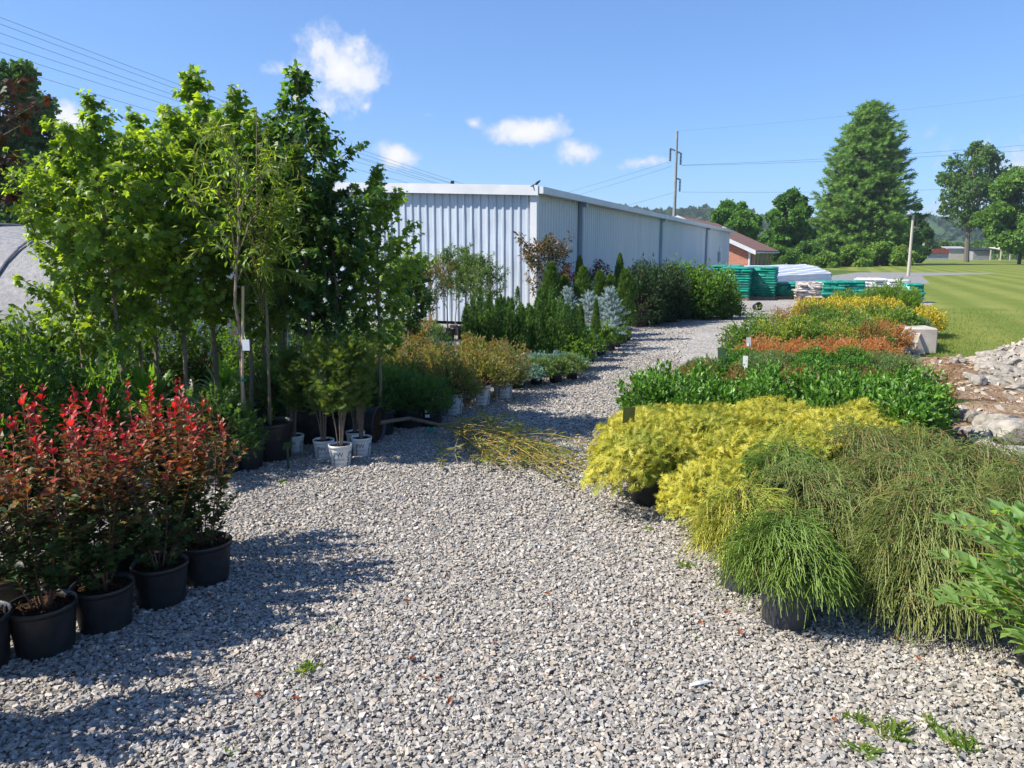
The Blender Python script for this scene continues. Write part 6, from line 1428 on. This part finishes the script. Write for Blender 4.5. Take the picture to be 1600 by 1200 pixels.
block('laurel', [('front row', 6.95, [1.28, 1.62, 1.98, 2.34]), ('rear row', 7.55, [1.42, 1.98, 2.5, 3.05, 3.5, 3.9])], 'glossy green laurel', 'of the laurels', LG, .53, sxy=.98)
for X, Y, lab in [(2.8, 6.5, 'large glossy laurel in front of the laurel rows, left one'), (3.2, 6.25, 'large glossy laurel in front of the laurel rows, middle one'), (3.5, 6.6, 'large glossy laurel nearest the brown mulch'), (3.0, 6.95, 'glossy laurel in the middle of the laurel rows'), (3.45, 7.05, 'glossy laurel near the mulch in the middle row')]:
    plant('laurel', lab, 'shrub', X, Y, .60, group=LG)
block('haze', [('row', 8.35, lin(2.0, 4.6, .52))], 'rusty fine-leaved spirea', 'behind the laurels', 'rusty spireas behind the laurels', .47)
block('box', [('front row', 9.1, lin(2.5, 4.55, .48)), ('rear row', 9.7, lin(2.9, 4.7, .5))], 'small round green mound', 'of the round mounds', 'round green mounds right of the path', .49, alt=['box', 'box', 'graymound'])
plant('spread', 'low round spreader in the lone pot at the path edge', 'juniper', atx(1101, 9.15), 9.15, .46)
block('orange', [('front row', 10.3, lin(3.2, 4.9, .43)), ('rear row', 10.75, lin(3.5, 5.05, .45))], 'orange barberry', 'of orange barberries', 'orange barberries right of the path', .54)
block('green', [('front row', 11.5, lin(3.45, 5.35, .52)), ('second row', 12.2, lin(3.9, 5.6, .55)), ('third row', 13.0, lin(4.4, 6.1, .55)), ('fourth row', 13.9, lin(4.9, 7.0, .6)), ('rear row', 14.9, lin(5.4, 7.0, .6))], 'green leafy shrub', 'of the mixed green shrubs', 'mixed green shrubs right of the path', .68, alt=['green', 'lime', 'green', 'lime', 'haze'], hv=.12)
for (px, Y, k, H, lab) in [(1368, 12.6, 'orange', .56, 'orange shrub beside the flat stones, left one'), (1392, 12.9, 'orange', .56, 'orange shrub beside the flat stones, right one'), (1370, 13.5, 'orange', .52, 'orange shrub behind the pair by the flat stones'), (1428, 14.3, 'blueglobe', .5, 'blue green round conifer beside the concrete block'), (1385, 15.4, 'blueglobe', .48, 'blue green low conifer behind the orange shrubs')]:
    plant(k, lab, 'shrub', atx(px, Y), Y, H)
block('goldleaf', [('front row', 15.6, lin(7.1, 8.35, .42)), ('second row', 16.2, lin(7.3, 8.6, .45))], 'golden leaved shrub', 'by the lawn', 'golden shrubs at the lawn edge', .56)
block('purple', [('row', 17.2, lin(6.6, 8.0, .5))], 'dark purple shrub', 'between the golden rows', 'dark purple shrubs', .5)
block('goldleaf', [('front row', 18.2, lin(6.9, 9.0, .46)), ('rear row', 18.8, lin(7.3, 9.2, .5))], 'golden barberry', 'before the pallets', 'golden barberries before the pallets', .62)
for (px, Y, H, lab) in [(1312, 19.8, .72, 'feathery green shrub before the low pallets, left one'), (1345, 19.9, .75, 'feathery green shrub before the low pallets, middle one'), (1372, 19.2, .92, 'tall feathery green shrub left of the tallest one'), (1394, 18.9, 1.0, 'tallest feathery green shrub before the small green pallet'), (1416, 18.6, .85, 'feathery green shrub at the lawn edge'), (1330, 20.6, .7, 'feathery green shrub behind the left pair')]:
    plant('feather', lab, 'shrub', atx(px, Y), Y, H, group='feathery green shrubs before the pallets')

def lying_pot():
    x, y = ground(1180, 487); t = thing('empty_pot', 'empty black pot lying on the far gravel', 'pot', (x, y, .12)); obj('pot', get_pot('small')[2], t, (0, .05, 0), (R(75), 0, R(20)), (1.2, 1.2, 1.2))
lying_pot()
def weeds():
    r = random.Random(6)
    for i, (px, py, s, lab) in enumerate([(480, 1050, 1.0, 'small weed tuft alone in the open foreground gravel'), (1072, 888, 1.0, 'weed tuft in the gravel left of the dusty pot'), (1085, 1000, .6, 'tiny weed below the pots on the right'), (1340, 1130, 1.1, 'weed tuft in the bottom right gravel, upper one'), (1395, 1152, 1.4, 'weed patch in the bottom right gravel, middle one'), (1500, 1170, 1.4, 'broad weed patch beside the grey pot'), (1350, 1180, 1.1, 'weed tuft at the bottom edge on the right'), (520, 990, .6, 'tiny weed in the gravel above the lone tuft'), (360, 1180, .6, 'tiny weed at the bottom edge on the left'), (1010, 830, .8, 'weed below the front yellow shrub'), (640, 690, .5, 'weed beside the toppled willow trunk'), (440, 755, .8, 'weed between the staked sapling and the white pots'), (1460, 1140, 1.0, 'round leaved weed left of the grey pot')]):
        x, y = ground(px, py); mb = MB(); g = G(i); n = 46
        P = np.stack([g.normal(size=n) * .02, g.normal(size=n) * .02, np.full(n, .008)], 1)
        leaves(mb, T_simple(.22, .08), P, rnd_dir(g, n) * [1, 1, .3] + [0, 0, .45], rnd_dir(g, n) + [0, 0, 1], g.uniform(.02, .055, n), pal(g, n, [(.10, .19, .03), (.14, .24, .04), (.2, .26, .06)]))
        o = tag(obj('weed', mb.mesh('weed', M_LEAF), None, (x, y, 0), (0, 0, 0), (s, s, s)), lab, 'weed')
    g = G(40); spots = [(700, 1110), (640, 1040), (560, 900), (1100, 985), (1160, 1000), (1130, 965), (330, 940), (660, 1065), (690, 1068), (470, 1100), (410, 1095), (860, 935), (1395, 1005), (1300, 1130), (640, 945), (770, 1010), (905, 610), (1440, 1040)]
    m = MB(); leaves(m, T_ovate(.55, .25, -.3), np.zeros((1, 3)), np.array([[0, 1., .1]]), np.array([[0, 0, 1.]]), .035, (.30, .10, .04)); me = m.mesh('fallen_leaf', M_RED)
    for px, py in spots:
        x, y = ground(px, py); o = obj('fallen_leaf', me, None, (x, y, .024), (g.uniform(-.3, .3), g.uniform(-.3, .3), g.uniform(0, 6.28)), (1, 1, 1)); tag(o, 'dry reddish leaf lying on the pale gravel', 'leaf', 'dry leaves scattered on the gravel')
    mb = MB(); x, y = ground(1092, 1078); tube(mb, [[-.04, -.01, .026], [0, 0, .03], [.05, .02, .026]], [.006, .009, .004], (1, 1, 1), 5); tag(obj('plastic_scrap', mb.mesh('plastic_scrap', M_TAG), None, (x, y, 0)), 'small white plastic scrap on the foreground gravel', 'scrap')
weeds()

def litter():
    r = G(91); mb = MB(); n = 5200; X = r.uniform(3.9, 12, n); Y = r.uniform(5.2, 12.6, n)
    k = X > 3.95 + np.maximum(0, Y - 8) * .6; X, Y = X[k], Y[k]; n = len(X)
    P = np.stack([X, Y, soil_z(X, Y) + r.uniform(.004, .02, n)], 1)
    leaves(mb, T_simple(.12, .05), P, rnd_dir(r, n) * [1, 1, .2], rnd_dir(r, n) * .5 + [0, 0, 1], r.uniform(.05, .14, n), pal(r, n, [(.36, .26, .15), (.28, .15, .08), (.44, .35, .22), (.2, .1, .06)], .25))
    tag(obj('straw', mb.mesh('straw', M_NEEDLE)), kind='stuff')
    mb = MB(); n = 16000; Y = r.uniform(11.6, 24, n); X = 7.0 + np.where(Y < 12.7, (12.7 - Y) * 1.9, (Y - 12.7) * .42) + r.exponential(1.6, n) - .05
    k = X < .70 * Y + .5; X, Y = X[k], Y[k]; n = len(X)
    leaves(mb, T_simple(.16, .03), np.stack([X, Y, np.full(n, .0)], 1), rnd_dir(r, n) * [.6, .6, .1] + [0, 0, .8], rnd_dir(r, n), r.uniform(.03, .075, n), pal(r, n, [(.17, .23, .04), (.21, .26, .06), (.14, .20, .035), (.28, .28, .10)], .2))
    tag(obj('grass', mb.mesh('grass', M_LEAF)), kind='stuff')
litter()

def haze():
    m, nt, N, L, out = new_mat('air')
    v = N('ShaderNodeVolumePrincipled'); v.inputs['Color'].default_value = (.80, .90, 1.0, 1); v.inputs['Density'].default_value = .0003; v.inputs['Anisotropy'].default_value = .3
    L(v.outputs[0], out.inputs['Volume'])
    mb = MB(); box(mb, (700, 520, 31), (4000, 1300, 70), (1, 1, 1)); tag(obj('haze', mb.mesh('haze', m)), kind='stuff')
haze()
